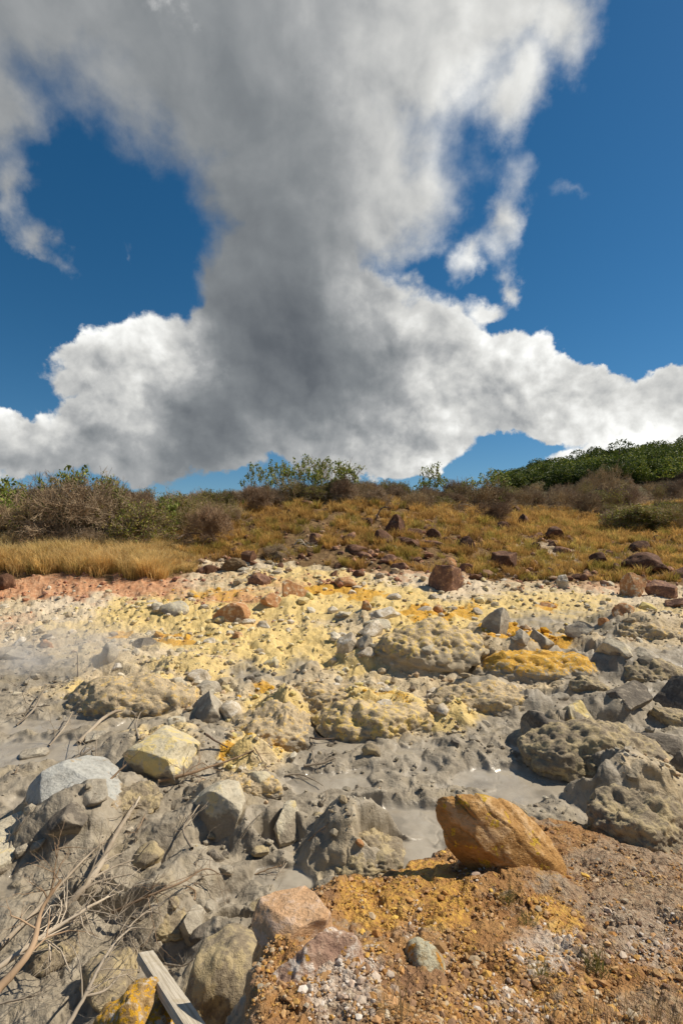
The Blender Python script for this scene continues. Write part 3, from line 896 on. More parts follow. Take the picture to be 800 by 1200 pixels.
# rocks in and around the mud
MUD_ROCKS = [
    (74, 992, 112, 92, 'blue', 'bluish white topped boulder sunk in mud beside the left edge', 61, 1.3, 9),
    (8, 1022, 62, 66, 'pale', 'cream boulder cut off by the left edge of the photo', 62, 1.3, 7),
    (196, 916, 108, 66, 'yellow', 'large pale boulder stained yellow, above the long stick', 63, 1.0, 8),
    (245, 846, 44, 34, 'grey', 'rounded grey white rock above the large yellow stained boulder', 64, 1.0, 6),
    (240, 818, 40, 18, 'grey', 'flat grey rock just above the rounded grey white rock', 65, 1.0, 6),
    (262, 990, 80, 68, 'pale', 'pale boulder with yellow crust, ringed by thin dead branches', 66, 1.0, 8),
    (340, 994, 44, 50, 'pale', 'knobbly light grey rock right of the pale boulder in the mud', 67, 1.0, 6),
    (668, 846, 58, 46, 'yellow', 'cream angular boulder with a yellow band in the grey mud, casting a shadow', 68, .9, 10),
    (722, 778, 50, 34, 'pale', 'slanting smooth light grey boulder behind the right mud pool', 69, .9, 9),
    (584, 743, 36, 28, 'grey', 'round grey rock right behind the bright orange crust', 70, 1.0, 5),
    (609, 754, 24, 16, 'grey', 'bluish round rock, left of a pair above the orange crust', 71, 1.0, 4),
    (632, 757, 26, 20, 'grey', 'squat round rock, right of a pair above the orange crust', 72, 1.0, 5),
    (682, 748, 34, 18, 'grey', 'low grey rock above the slanting light boulder', 73, 1.0, 6),
    (676, 772, 44, 24, 'grey', 'broad low grey rock left of the slanting light boulder', 74, 1.0, 6),
    (752, 779, 30, 18, 'grey', 'small rock touching the right end of the slanting light boulder', 75, 1.0, 7),
    (732, 836, 66, 36, 'darkgrey', 'dark jagged rock over the mud with a steep shaded side', 76, .8, 12),
    (782, 852, 46, 24, 'crust', 'pointed brownish slab rock below the dark jagged rock', 77, .8, 12),
    (776, 884, 60, 34, 'darkgrey', 'low dark slab at the right mud pool, below the pointed slab', 78, .9, 9),
    (800, 838, 54, 56, 'darkgrey', 'tall dark boulder cut off by the right edge of the photo', 79, .9, 9),
    (797, 908, 26, 28, 'darkgrey', 'small dark rock behind the caked mound at the right edge', 80, .9, 7),
    (690, 812, 36, 22, 'crust', 'lumpy brown rock between the mud pool and the dark jagged rock', 81, .9, 7),
    (170, 758, 32, 11, 'darkgrey', 'flat dark purplish rock on the yellow crust', 82, .6, 9),
    (20, 817, 11, 6, 'pale', 'tiny white stone on the mud at the far left', 83, 1, 4),
    (125, 780, 22, 24, 'grey', 'faint grey rock in the steam at the left', 84, 1, 4),
    (140, 787, 22, 8, 'paletan', 'small flat white rock beside the faint grey rock in the steam', 85, 1, 6),
    (12, 778, 36, 14, 'grey', 'grey rock in the steam at the left edge', 86, 1, 6),
    (437, 746, 30, 20, 'paletan', 'cream block in the crust left of the yellow hump', 87, 1, 10),
    (452, 728, 34, 20, 'paletan', 'broad cream block above the crust hollow', 88, .9, 10),
    (408, 768, 28, 26, 'paletan', 'squarish pale block, left of two at the dark crust gap', 89, .9, 11),
    (427, 765, 22, 22, 'grey', 'greyish pale block, right of two at the dark crust gap', 90, .9, 11),
    (425, 1010, 80, 50, 'crust', 'yellow grey caked mound beside the shadow of the leaning boulder', 91, 1.0, 4),
    (421, 997, 9, 8, 'rust', 'small orange stone on the caked mound beside the mud pool', 92, 1, 4),
    (757, 992, 120, 74, 'crust', 'big caked mud mound at the right, behind the bank', 93, .8, 5),
    (640, 868, 52, 30, 'darkgrey', 'knobbly dark lump of mud below the cream angular boulder', 94, .8, 8),
    (40, 890, 24, 8, 'grey', 'grey lump in the left mud pool', 95, 1, 4),
    (108, 945, 44, 30, 'grey', 'muddy grey rock behind the bluish topped boulder', 96, 1, 6),
    (150, 960, 60, 40, 'crust', 'tan muddy boulder between the bluish boulder and the pale boulder', 97, 1, 6),
    (300, 930, 44, 34, 'yellow', 'yellow tan rock under the right end of the long stick', 98, 1, 7),
    (200, 1105, 44, 36, 'crust', 'brown rock standing in mud above the plank', 99, .9, 8),
    (226, 1108, 40, 50, 'grey', 'ridged mud covered rock right of the brown rock above the plank', 100, .9, 8),
    (60, 1138, 50, 30, 'crust', 'tan rock behind the thick dark branch', 101, 1, 7),
    (140, 1155, 54, 30, 'crust', 'tan rock under the pale forked branch', 102, 1, 7),
    (110, 870, 30, 12, 'grey', 'low grey rock above the slender grey stick', 103, 1, 6),
]
for (px, py, w, h, mt, lb, sd_, dp, cu) in MUD_ROCKS:
    big = w * h > 1800
    rock(px, py, w * 1.28, h * 1.12, mt, lb, seed=sd_, depth=dp, cuts=cu + 4, sub=6 if big else 5 if w * h > 350 else 4, keep=(.42, .80),
         rough=.14 if mt in ('crust',) else .05, cat='boulder' if big else 'rock', name='boulder' if big else 'rock')

CRUST_MOUNDS = [
    (628, 798, 138, 50, 'orange_crust', 'long low mound capped with bright orange crust, above the grey mud', 201, .55),
    (500, 768, 118, 50, 'sulphur_crust', 'knobbly yellow mound left of the bright orange crust', 202, .7),
    (318, 868, 92, 56, 'tan_crust', 'tan crust mound with orange streaks above the long brown stick', 203, .8),
    (452, 862, 150, 44, 'sulphur_crust', 'broad sulphur yellow crust swell above the cracked grey mud', 204, .5),
    (392, 822, 110, 34, 'tan_crust', 'brownish crust swell with a dark pit at its left', 205, .5),
    (770, 748, 84, 30, 'tan_crust', 'cream and tan crust ledge at the right edge', 206, .6),
    (700, 900, 150, 56, 'crust', 'wide tan mud mound below the cream angular boulder', 207, .6),
    (565, 830, 110, 36, 'tan_crust', 'tan crust swell under the bright orange mound', 208, .5),
    (292, 932, 70, 34, 'tan_crust', 'orange tinged crust lump below the end of the long stick', 209, .7),
    (150, 836, 150, 26, 'tan_crust', 'flat tan crust swell streaked orange above the curved driftwood', 210, .5),
    (755, 800, 90, 34, 'crust', 'rounded mud ridge behind the dark jagged rock', 211, .6),
]
for (px, py, w, h, mt, lb, sd_, dp) in CRUST_MOUNDS:
    rock(px, py, w * 1.3, h * .84, mt, lb, seed=sd_, depth=dp, cuts=5, sub=6, rough=.30, sink=.60, cat='crust mound', name='crust_mound', keep=(.6, .9))

HILL_ROCKS = [
    (522, 692, 40, 30, 'redbrown', 'big brown wedge shaped boulder at the foot of the grassy slope', 110),
    (464, 627, 26, 20, 'brown', 'dark rounded boulder, topmost of the cluster on the grassy slope', 111),
    (449, 636, 20, 14, 'brown', 'dark boulder at the left end of the slope cluster', 112),
    (484, 630, 20, 12, 'brown', 'dark boulder at the right end of the slope cluster', 113),
    (478, 642, 30, 14, 'brown', 'long dark boulder, lowest of the slope cluster', 114),
    (507, 632, 16, 10, 'brown', 'small dark boulder overhanging a gap, right of the slope cluster', 115),
    (520, 638, 18, 10, 'brown', 'flat dark rock beside the overhanging small boulder', 116),
    (548, 646, 20, 14, 'brown', 'dark rock in grass between the slope cluster and the standing boulder', 117),
    (525, 665, 16, 9, 'rust', 'grey topped rock with orange foot above the brown wedge boulder', 118),
    (545, 672, 18, 12, 'redbrown', 'cracked brown rock up and right of the wedge boulder', 119),
    (590, 668, 32, 24, 'brown', 'standing dark boulder on a short neck amid grass', 120),
    (580, 612, 20, 16, 'brown', 'dark boulder high on the slope under the brush', 121),
    (587, 620, 16, 7, 'brown', 'low dark rock below the high slope boulder', 122),
    (612, 619, 16, 14, 'brown', 'dark leaning rock right of the high slope boulder', 123),
    (646, 634, 28, 14, 'brown', 'broad dark boulder in grass in the middle of the right slope', 124),
    (664, 636, 18, 7, 'brown', 'low dark rock at the right end of the broad slope boulder', 125),
    (712, 639, 22, 6, 'brown', 'flat dark rock in the yellow grass of the right slope', 126),
    (627, 645, 12, 8, 'brown', 'small dark rock under the broad slope boulder', 127),
    (700, 663, 18, 14, 'brown', 'dark rock left of the long boulder in yellow grass', 128),
    (722, 668, 12, 8, 'brown', 'little dark rock beside the long boulder in yellow grass', 129),
    (756, 672, 46, 20, 'brown', 'long low dark boulder in the yellow grass at the right', 130),
    (743, 609, 12, 12, 'brown', 'dark block in the scrub of the right mound', 131),
    (702, 606, 16, 8, 'brown', 'dark rock in the brush left of the right mound', 132),
    (668, 601, 16, 6, 'brown', 'dark rock in the gap of the grey brush', 133),
    (658, 690, 22, 16, 'paletan', 'pale pinkish boulder at the edge of the right crust', 134),
    (685, 680, 16, 9, 'redbrown', 'brownish rock above the pale pinkish boulder', 135),
    (742, 700, 28, 24, 'rust', 'orange and white rock with a hollow at the right', 136),
    (772, 700, 34, 18, 'redbrown', 'dark brown rock right of the hollow orange rock', 137),
    (790, 712, 30, 12, 'redbrown', 'brown stone heap rock at the far right crust edge', 138),
    (270, 672, 36, 15, 'olive', 'olive brown boulder on the pale scree left of centre', 139),
    (292, 660, 20, 16, 'brown', 'dark boulder up and right of the olive brown boulder', 140),
    (322, 660, 30, 12, 'olive', 'low olive boulder half hidden in grass left of centre', 141),
    (304, 686, 26, 16, 'redbrown', 'reddish rock on the crust below the olive boulder', 142),
    (342, 698, 34, 20, 'rust', 'rounded pinkish orange rock where crust meets slope', 143),
    (222, 664, 12, 7, 'brown', 'small dark stone at the end of the tall grass', 144),
    (6, 693, 18, 18, 'brown', 'dark rock under the tall grass at the left edge', 145),
    (318, 712, 30, 13, 'rust', 'orange flat rock on the yellow crust', 146),
    (270, 730, 40, 20, 'rust', 'pinkish orange leaning slab in the crust', 147),
    (407, 688, 26, 12, 'rust', 'salmon coloured stone at the crust margin', 148),
    (455, 662, 22, 10, 'redbrown', 'reddish brown low rock, left part of the rubble slope', 149),
    (468, 668, 18, 8, 'redbrown', 'small reddish rock above the cream crust', 150),
    (418, 650, 40, 8, 'brown', 'low dark ledge rock on the middle slope', 151),
    (430, 617, 14, 9, 'brown', 'dark rock on the mound under the tall brush', 152),
    (338, 605, 14, 6, 'brown', 'dark rock in the dry grass of the mound', 153),
    (370, 640, 16, 10, 'redbrown', 'brown rock by the bleached snag', 154),
    (604, 604, 12, 8, 'brown', 'dark rock peeping out at the brush edge', 155),
    (205, 604, 24, 10, 'brown', 'dark rock in the brush above the tall grass', 156),
    (428, 716, 12, 10, 'rust', 'bright orange stone in the crust, left of centre line', 157),
    (513, 718, 11, 8, 'rust', 'rust brown stone on the crust below the wedge boulder', 158),
    (730, 722, 26, 12, 'rust', 'pink topped rock on the right crust', 159),
    (641, 712, 18, 7, 'rust', 'orange flake of rock on the right crust', 160),
    (705, 735, 14, 8, 'rust', 'small orange rock behind the grey rocks at the right', 161),
]
for (px, py, w, h, mt, lb, sd_) in HILL_ROCKS:
    rock(px, py, w * 1.15, h * 1.3, mt, lb, seed=sd_, depth=.9, cuts=10, sub=5 if w * h > 350 else 4, rough=.07, sink=.40, keep=(.45, .85), cat='boulder' if w > 24 else 'rock', name='boulder' if w > 24 else 'rock')


# ------------------------------------------------------------------ loose stones
def ramp_np(pal, n, rg, w=None):
    pal = np.array(pal)
    c = pal[rg.choice(len(pal), n, p=w)]
    return c * rg.uniform(.78, 1.18, (n, 1))


def vcol_material(name, rough=.9, bscale=60, bdist=.004, trans=0.0):
    m, t, b = new_mat(name, rough, .15)
    a = t.n.new('ShaderNodeAttribute'); a.attribute_name = 'tint'
    col = a.outputs['Color']
    if bdist:
        geo = t.n.new('ShaderNodeNewGeometry')
        n = t.noise(geo.outputs['Position'], bscale, 5, .65)
        col = t.mix(1.0, col, t.mix(n, (.55, .55, .55), (1.45, 1.45, 1.45)), 'MULTIPLY')
        bump(t, b, n, bdist, .8)
    t.l.new(col, b.inputs['Base Color'])
    if trans:
        tr = t.n.new('ShaderNodeBsdfTranslucent')
        t.l.new(col, tr.inputs[0])
        mx = t.n.new('ShaderNodeMixShader')
        mx.inputs[0].default_value = trans
        out = [q for q in t.n if q.type == 'OUTPUT_MATERIAL'][0]
        t.l.new(b.outputs[0], mx.inputs[1]); t.l.new(tr.outputs[0], mx.inputs[2]); t.l.new(mx.outputs[0], out.inputs[0])
    return m


def pebbles(name, xs, ys, sizes, cols, mat, sub=1, flat=(.45, .9), sink=.25, seed=3):
    rg = np.random.default_rng(seed)
    n = len(xs)
    bases = [rock_verts(sub, (1, 1, 1), 900 + k, 6, .10, keep=(.5, .85))[0] for k in range(10)]
    f = ico(sub)[1]
    zs = ground(xs, ys)
    nv = len(bases[0])
    B = np.array(bases)[rg.integers(0, 10, n)]
    sc = np.stack([rg.uniform(.7, 1.3, n), rg.uniform(.6, 1.1, n), rg.uniform(*flat, n)], 1) * sizes[:, None]
    B = B * sc[:, None, :]
    a = rg.uniform(0, 6.28, n); ca, sa = np.cos(a), np.sin(a)
    tl = rg.normal(0, .35, n); ct, st = np.cos(tl), np.sin(tl)
    y1 = B[:, :, 1] * ct[:, None] - B[:, :, 2] * st[:, None]; z1 = B[:, :, 1] * st[:, None] + B[:, :, 2] * ct[:, None]
    x2 = B[:, :, 0] * ca[:, None] - y1 * sa[:, None]; y2 = B[:, :, 0] * sa[:, None] + y1 * ca[:, None]
    V = np.stack([x2 + xs[:, None], y2 + ys[:, None], z1 + (zs + sizes * flat[0] * (1 - 2 * sink))[:, None]], -1).reshape(-1, 3)
    Fc = (f[None] + (np.arange(n) * nv)[:, None, None]).reshape(-1, 3)
    me = mesh_np(name, V, Fc, mat, False, {'tint': np.repeat(cols, nv, 0)})
    return link(name, me)


M_STONE = vcol_material('loose_stone', .9, 55, .004)


def crust_colours(xs, ys, rg):
    m = masks(xs, ys)
    n = len(xs)
    c = ramp_np([(.46, .38, .25), (.56, .50, .38), (.38, .30, .19), (.58, .50, .37), (.30, .24, .17), (.50, .36, .22)], n, rg)

    def over(mask, pal, c):
        k = rg.random(n) < mask
        return np.where(k[:, None], ramp_np(pal, n, rg), c)
    c = over(m['white'] * .6, [(.62, .53, .40), (.56, .47, .34), (.66, .56, .42)], c)
    c = over(m['yellow'] * .6, [(.62, .50, .20), (.64, .55, .34), (.58, .47, .24)], c)
    c = over(m['red'] * .8, [(.42, .20, .11), (.50, .28, .18), (.34, .17, .11)], c)
    c = over(m['orange'] * .6, [(.68, .38, .05), (.60, .32, .06)], c)
    c = over(m['grey'] * .92, [(.28, .24, .175), (.33, .285, .21), (.23, .19, .14), (.40, .345, .26)], c)
    c = over(m['hill'] * .9, [(.17, .085, .05), (.26, .13, .075), (.32, .19, .12), (.38, .26, .17), (.44, .25, .15)], c)
    c = over(m['bank'], [(.44, .24, .09), (.50, .31, .14), (.36, .18, .06), (.50, .38, .24), (.50, .29, .09), (.34, .20, .09), (.28, .17, .10), (.46, .27, .13), (.44, .28, .14), (.38, .22, .10)], c)
    return c, m


def scatter_fan(n, rg, v0, v1, u0=-40, u1=840, zr=0.0):
    U = rg.uniform(u0, u1, n); V = rg.uniform(v0, v1, n)
    d = (CAM_H - zr) * F / (V - 600)
    return (U - 400) / F * d, d


rg = np.random.default_rng(11)
# gravel on the bank: dense, small and angular
xs, ys = scatter_fan(38000, rg, 930, 1330, -40, 840, 1.15)
sd0 = bank_sd(xs, ys)
k = sd0 > -.03
xs, ys = xs[k], ys[k]
sz = np.clip(rg.lognormal(-5.3, .55, len(xs)), .0025, .028)
c, m = crust_colours(xs, ys, rg)
kd = fbm(xs * 3.5, ys * 3.5, o=3, s=205) + rg.normal(0, .12, len(xs)) > -.06
xs, ys, sz, c, m = xs[kd], ys[kd], sz[kd], c[kd], {k_: v_[kd] for k_, v_ in m.items()}
# darker purple and paler stretches on the right-hand side
for mk, pal, am in (('b_purple', [(.27, .175, .11), (.34, .24, .15), (.44, .33, .22), (.50, .41, .29), (.20, .12, .08)], .75), ('b_white', [(.62, .55, .47), (.54, .44, .34), (.48, .36, .27)], .6), ('b_orange', [(.60, .38, .09), (.52, .30, .08), (.46, .25, .08)], .4)):
    c = np.where((rg.random(len(xs)) < m[mk] * am)[:, None], ramp_np(pal, len(xs), rg), c)
tag(pebbles('bank_gravel', xs, ys, sz, c, M_STONE, 1, (.3, .8), .3, 5), kind='stuff')

# rubble over the crust and mud
xs, ys = scatter_fan(14500, rg, 684, 1010)
m = masks(xs, ys)
keepp = np.clip(.15 + .85 * (1 - m['grey']) , 0, 1) * (1 - m['pool'] * 1.0) * (fbm(xs * .9, ys * .9, o=3, s=211) > -.22) * (m['bank'] < .1)
k = rg.random(len(xs)) < keepp
xs, ys = xs[k], ys[k]
sz = np.clip(rg.lognormal(-3.5, .62, len(xs)), .008, .16) * np.clip(ys / 11, .45, 1.25)
c, m = crust_colours(xs, ys, rg)
tag(pebbles('rubble', xs, ys, sz, c, M_STONE, 1, (.4, .85), .2, 6), kind='stuff')

# brown rubble at the foot of the slope
U = rg.uniform(-30, 830, 5200); d = rg.uniform(17.4, 29, 5200)
xs = (U - 400) / F * d; ys = d
k = rg.random(5200) < np.clip((fbm(xs * .5, ys * .5, o=3, s=221) + .25) * 1.6, 0, 1) * np.where(U < 230, np.where(ys > 17.8, 0, .5), 1)
xs, ys = xs[k], ys[k]
sz = np.clip(rg.lognormal(-2.75, .55, len(xs)), .02, .24)
c, m = crust_colours(xs, ys, rg)
tag(pebbles('slope_rubble', xs, ys, sz, c, M_STONE, 1, (.45, .9), .2, 7), kind='stuff')

# stones big enough to count
STM = {'crust': ('paletan', 'yellow', 'pale', 'rust'), 'mud': ('grey', 'crust', 'grey', 'darkgrey'), 'slope': ('brown', 'redbrown', 'redbrown', 'brown')}
STL = {('crust', 0): 'pale tan stone lying in the yellow and cream crust', ('crust', 1): 'sulphur yellow stone lying in the yellow and cream crust', ('crust', 2): 'off white stone with muddy foot lying in the cream crust', ('crust', 3): 'orange brown stone lying in the yellow and cream crust',
       ('mud', 0): 'grey stone half sunk in the grey mud', ('mud', 1): 'brown caked stone half sunk in the grey mud', ('mud', 2): 'grey stone half sunk in the grey mud', ('mud', 3): 'dark grey stone half sunk in the grey mud',
       ('slope', 0): 'dark brown stone in the dry grass of the slope', ('slope', 1): 'reddish brown stone in the dry grass of the slope', ('slope', 2): 'reddish brown stone in the dry grass of the slope', ('slope', 3): 'dark brown stone in the dry grass of the slope'}
_stone_me = {}
for zone in STM:
    for j, mt in enumerate(STM[zone]):
        for q_ in range(3):
            v, f = rock_verts(4, (1, .85, .7), 700 + j * 7 + q_ * 31 + len(zone), 9, .08, keep=(.5, .85))
            _stone_me[zone, j, q_] = (v, f, mt)


LANDMARKS = []
for row in MUD_ROCKS + HILL_ROCKS:
    if len(row[5].split()) <= 10 and 'photo' not in row[5] and not row[5].startswith(('small', 'tiny', 'little')):
        LANDMARKS.append((row[0], row[1], row[5]))
PENDING = []
MUD_MARKS = list(LANDMARKS)


def described(o, what, px, py, size=''):
    """note a thing whose label will say which landmark it is nearest to"""
    j = min(range(len(LANDMARKS)), key=lambda i: abs(LANDMARKS[i][0] - px) + 1.6 * abs(LANDMARKS[i][1] - py))
    dx, dy = px - LANDMARKS[j][0], py - LANDMARKS[j][1]
    way = ('right of' if dx > 0 else 'left of') if abs(dx) > 1.3 * abs(dy) else ('above' if dy < 0 else 'below')
    PENDING.append((abs(dx) + abs(dy), o, size, what, way, LANDMARKS[j][2]))


def settle_labels():
    seen = {}
    for dist, o, size, what, way, lm in sorted(PENDING, key=lambda q: q[0]):
        key = (size, what, way, lm)
        seen[key] = seen.get(key, 0) + 1
        nth = ('', 'second ', 'third ', 'fourth ', 'fifth ', 'sixth ', 'seventh ', 'eighth ', 'ninth ', 'tenth ', 'eleventh ', 'twelfth ', 'thirteenth ', 'fourteenth ', 'fifteenth ', 'sixteenth ', 'seventeenth ', 'eighteenth ', 'nineteenth ', 'twentieth ', 'twenty-first ', 'twenty-second ', 'twenty-third ', 'twenty-fourth ')[min(seen[key] - 1, 23)]
        w = f'{nth}{size}{what} {way} the {lm}'.split()
        o['label'] = ' '.join(w[:16]).rstrip(',')
    PENDING.clear()


STC = {('crust', 0): 'pale tan', ('crust', 1): 'yellowish', ('crust', 2): 'off white', ('crust', 3): 'orange brown', ('mud', 0): 'grey', ('mud', 1): 'brown caked', ('mud', 2): 'grey', ('mud', 3): 'dark grey',
       ('slope', 0): 'dark brown', ('slope', 1): 'reddish brown', ('slope', 2): 'reddish brown', ('slope', 3): 'dark brown'}


def stone_field(zone, n, seed, v0, v1, smin, smax):
    rg = np.random.default_rng(seed)
    done = 0
    while done < n:
        if zone == 'slope':
            U = rg.uniform(235, 800); d = rg.uniform(18.3, 34)
        else:
            U = rg.uniform(0, 800); d = 1800 / (rg.uniform(v0, v1) - 600)
        x, y = (U - 400) / F * d, d
        mm = masks(np.array([x]), np.array([y]))
        if mm['bank'][0] > .02 or mm['pool'][0] > .3: continue
        g = mm['grey'][0]
        if zone == 'crust' and (g > .4 or mm['hill'][0] > .4): continue
        if zone == 'mud' and g < .6: continue
        j = int(rg.integers(0, 4)) if zone != 'crust' else int(rg.choice(4, p=[.5, .16, .26, .08]))
        q_ = int(rg.integers(0, 3))
        v, f, mt = _stone_me[zone, j, q_]
        r = min(smax, smin * math.exp(abs(rg.normal(0, .55)))) 
        me = mesh_np('stone', (v * r * np.array([rg.uniform(.8, 1.3), rg.uniform(.8, 1.2), rg.uniform(.7, 1.2)])) @ np.array(Euler((rg.normal(0, .3), rg.normal(0, .3), rg.uniform(0, 6))).to_matrix()), f, RM[mt])
        z = gz(x, y)
        o = link('stone', me, None, (x, y, z - r * .08))
        tag(o, STL[zone, j], 'stone', 'stones of the ' + {'crust': 'pale crust', 'mud': 'grey mud', 'slope': 'grassy slope'}[zone])
        spx, spy = 400 + x / y * F, 600 + (CAM_H - z) / y * F
        rp = r / y * F
        described(o, STC[zone, j] + ' stone', spx, spy, 'tiny ' if rp < 4.5 else 'small ' if rp < 8 else 'larger ')
        done += 1


stone_field('crust', 95, 21, 690, 870, .10, .36)
stone_field('mud', 30, 22, 735, 1080, .06, .22)
stone_field('mud', 46, 24, 880, 1185, .045, .17)
stone_field('slope', 150, 23, 0, 0, .16, .65)
settle_labels()


# ------------------------------------------------------------------ grass
def blades(n_pos, xs, ys, hs, per, spread, width, tint, tip, seed, lean=.5, zoff=0.0, origin=None):
    """every tuft is a fan of thin bent blades; returns verts, faces, colours"""
    rg = np.random.default_rng(seed)
    n = len(xs); N = n * per
    X = np.repeat(xs, per); Y = np.repeat(ys, per)
    H = np.repeat(hs, per) * rg.uniform(.45, 1.1, N)
    a = rg.uniform(0, 2 * np.pi, N); rr = np.sqrt(rg.random(N)) * np.repeat(spread, per)
    bx = X + np.cos(a) * rr; by = Y + np.sin(a) * rr
    bz = ground(bx, by, False) - .02 + zoff
    la = a + rg.normal(0, .7, N); ln = rg.uniform(.15, 1.0, N) * lean * H
    dx, dy = np.cos(la) * ln, np.sin(la) * ln
    wa = rg.uniform(0, 2 * np.pi, N); w = width * rg.uniform(.6, 1.3, N) if np.isscalar(width) else np.repeat(width, per) * rg.uniform(.6, 1.3, N)
    wx, wy = np.cos(wa) * w, np.sin(wa) * w
    p = [np.stack([bx - wx, by - wy, bz], 1), np.stack([bx + wx, by + wy, bz], 1),
         np.stack([bx + dx * .4 - wx * .7, by + dy * .4 - wy * .7, bz + H * .62], 1), np.stack([bx + dx * .4 + wx * .7, by + dy * .4 + wy * .7, bz + H * .62], 1),
         np.stack([bx + dx, by + dy, bz + H * rg.uniform(.75, 1.0, N)], 1)]
    V = np.stack(p, 1).reshape(-1, 3)
    i = np.arange(N) * 5
    Fc = np.concatenate([np.stack([i, i + 1, i + 3], 1), np.stack([i, i + 3, i + 2], 1), np.stack([i + 2, i + 3, i + 4], 1)])
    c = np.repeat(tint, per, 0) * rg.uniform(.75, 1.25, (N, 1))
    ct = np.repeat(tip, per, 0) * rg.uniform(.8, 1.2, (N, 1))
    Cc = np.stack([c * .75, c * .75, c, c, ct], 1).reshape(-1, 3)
    return V, Fc, Cc


M_GRASS = vcol_material('dry_grass', .8, 1, 0, .42)
rg = np.random.default_rng(77)
# tall straw on the low rise at the left
n = 620
U = rg.uniform(-60, 232, n); d = 17.9 + rg.random(n) ** 1.2 * 4.0 + (U > 190) * 1.0
x = (U - 400) / F * d
s_ = np.clip((236 - U) / 60, .45, 1)
t1 = ramp_np([(.72, .50, .19), (.80, .57, .22), (.62, .44, .18), (.58, .45, .16)], n, rg); t2 = ramp_np([(.95, .74, .38), (.90, .68, .32)], n, rg)
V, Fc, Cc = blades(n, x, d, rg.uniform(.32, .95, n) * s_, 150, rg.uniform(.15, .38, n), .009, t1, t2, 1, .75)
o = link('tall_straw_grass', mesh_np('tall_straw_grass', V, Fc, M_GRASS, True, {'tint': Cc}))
tag(o, 'tall pale straw grass on the low rise at the left', 'grass', kind='stuff')
# grass of the slope
n = 4300
U = rg.uniform(180, 860, n); d = np.exp(rg.uniform(np.log(18.6), np.log(58), n))
x = (U - 400) / F * d
m = masks(x, d)
dens = ss(fbm(x * .45, d * .45, o=3, s=301) + .10 * ss(d, 20, 27), -.24, .06) * np.clip(m['hill'] * 1.3 - .3, 0, 1)
k = rg.random(n) < dens
x, d, U = x[k], d[k], U[k]; n = len(x)
far = ss(d, 19, 40)
warm = ramp_np([(.54, .33, .10), (.62, .41, .13), (.42, .25, .08)], n, rg); ol = ramp_np([(.38, .30, .07), (.46, .36, .10)], n, rg)
kk = rg.random(n) < (.12 + .25 * (1 - far))
t1 = np.where(kk[:, None], ol, warm)
t2 = t1 * np.array([1.45, 1.4, 1.4])
hs = rg.uniform(.22, .68, n) * (.75 + .5 * far)
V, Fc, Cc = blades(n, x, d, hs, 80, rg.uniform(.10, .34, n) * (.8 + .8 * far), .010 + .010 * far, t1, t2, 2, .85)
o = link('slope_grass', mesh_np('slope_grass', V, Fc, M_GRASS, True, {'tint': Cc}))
tag(o, 'ochre and olive grass tussocks covering the slope', 'grass', kind='stuff')

# single tufts on the bank
TUFTS = [(598, 1056, .10, 'g', 'green tuft at the foot of the leaning boulder'), (617, 1084, .07, 'g', 'small green tuft just below the one at the leaning boulder'), (702, 1140, .12, 'g', 'green grass tuft in the middle of the right bank'),
         (632, 1146, .08, 'g', 'short green tuft left of the middle right bank tuft'), (466, 1192, .20, 'd', 'thin dry grass in front of the small round greenish rock'), (650, 1215, .16, 'd', 'sparse dry grass at the bottom edge, below the short green tuft'),
         (725, 1215, .18, 'd', 'dry straw stems at the bottom right of the photo'), (775, 1205, .18, 'd', 'dry straw stems nearest the bottom right corner')]
for q_, (px, py, h, kd, lb) in enumerate(TUFTS):
    x0, y0, z0 = ray_ground(px, py)
    rg = np.random.default_rng(400 + q_)
    n = 14
    xx = x0 + rg.normal(0, .022 if kd == 'g' else .05, n); yy = y0 + rg.normal(0, .02 if kd == 'g' else .04, n)
    t1 = ramp_np([(.16, .17, .05), (.24, .21, .07)] if kd == 'g' else [(.34, .25, .13), (.26, .19, .10)], n, rg); t2 = t1 * 1.35
    V, Fc, Cc = blades(n, xx, yy, np.full(n, h), 7 if kd == 'g' else 4, np.full(n, .012), .0011, t1, t2, 50 + q_, .7)
    V = V - np.array([x0, y0, z0])
    o = link('grass_tuft', mesh_np('grass_tuft', V, Fc, M_GRASS, True, {'tint': Cc}), None, (x0, y0, z0))
    tag(o, lb, 'grass tuft', 'grass tufts on the bank')


# ------------------------------------------------------------------ twigs, shrubs and trees
def segs_mesh(S, sides=3):
    """S: rows x0 y0 z0 x1 y1 z1 r0 r1 -> verts, faces (quads)"""
    S = np.asarray(S, float)
    p0, p1 = S[:, :3], S[:, 3:6]
    dv = p1 - p0; dv /= np.maximum(np.linalg.norm(dv, axis=1), 1e-9)[:, None]
    up = np.where(np.abs(dv[:, 2:3]) > .9, np.array([[1., 0, 0]]), np.array([[0, 0, 1.]]))
    a = np.cross(dv, up); a /= np.linalg.norm(a, axis=1)[:, None]; b = np.cross(dv, a)
    ang = np.arange(sides) * 2 * np.pi / sides
    ring = np.cos(ang)[None, :, None] * a[:, None, :] + np.sin(ang)[None, :, None] * b[:, None, :]
    V = np.concatenate([p0[:, None, :] + ring * S[:, 6][:, None, None], p1[:, None, :] + ring * S[:, 7][:, None, None]], 1)
    k = np.arange(sides); kn = (k + 1) % sides
    q = np.stack([k, kn, kn + sides, k + sides], 1)
    Fc = (q[None] + (np.arange(len(S)) * 2 * sides)[:, None, None]).reshape(-1, 4)
    return V.reshape(-1, 3), Fc


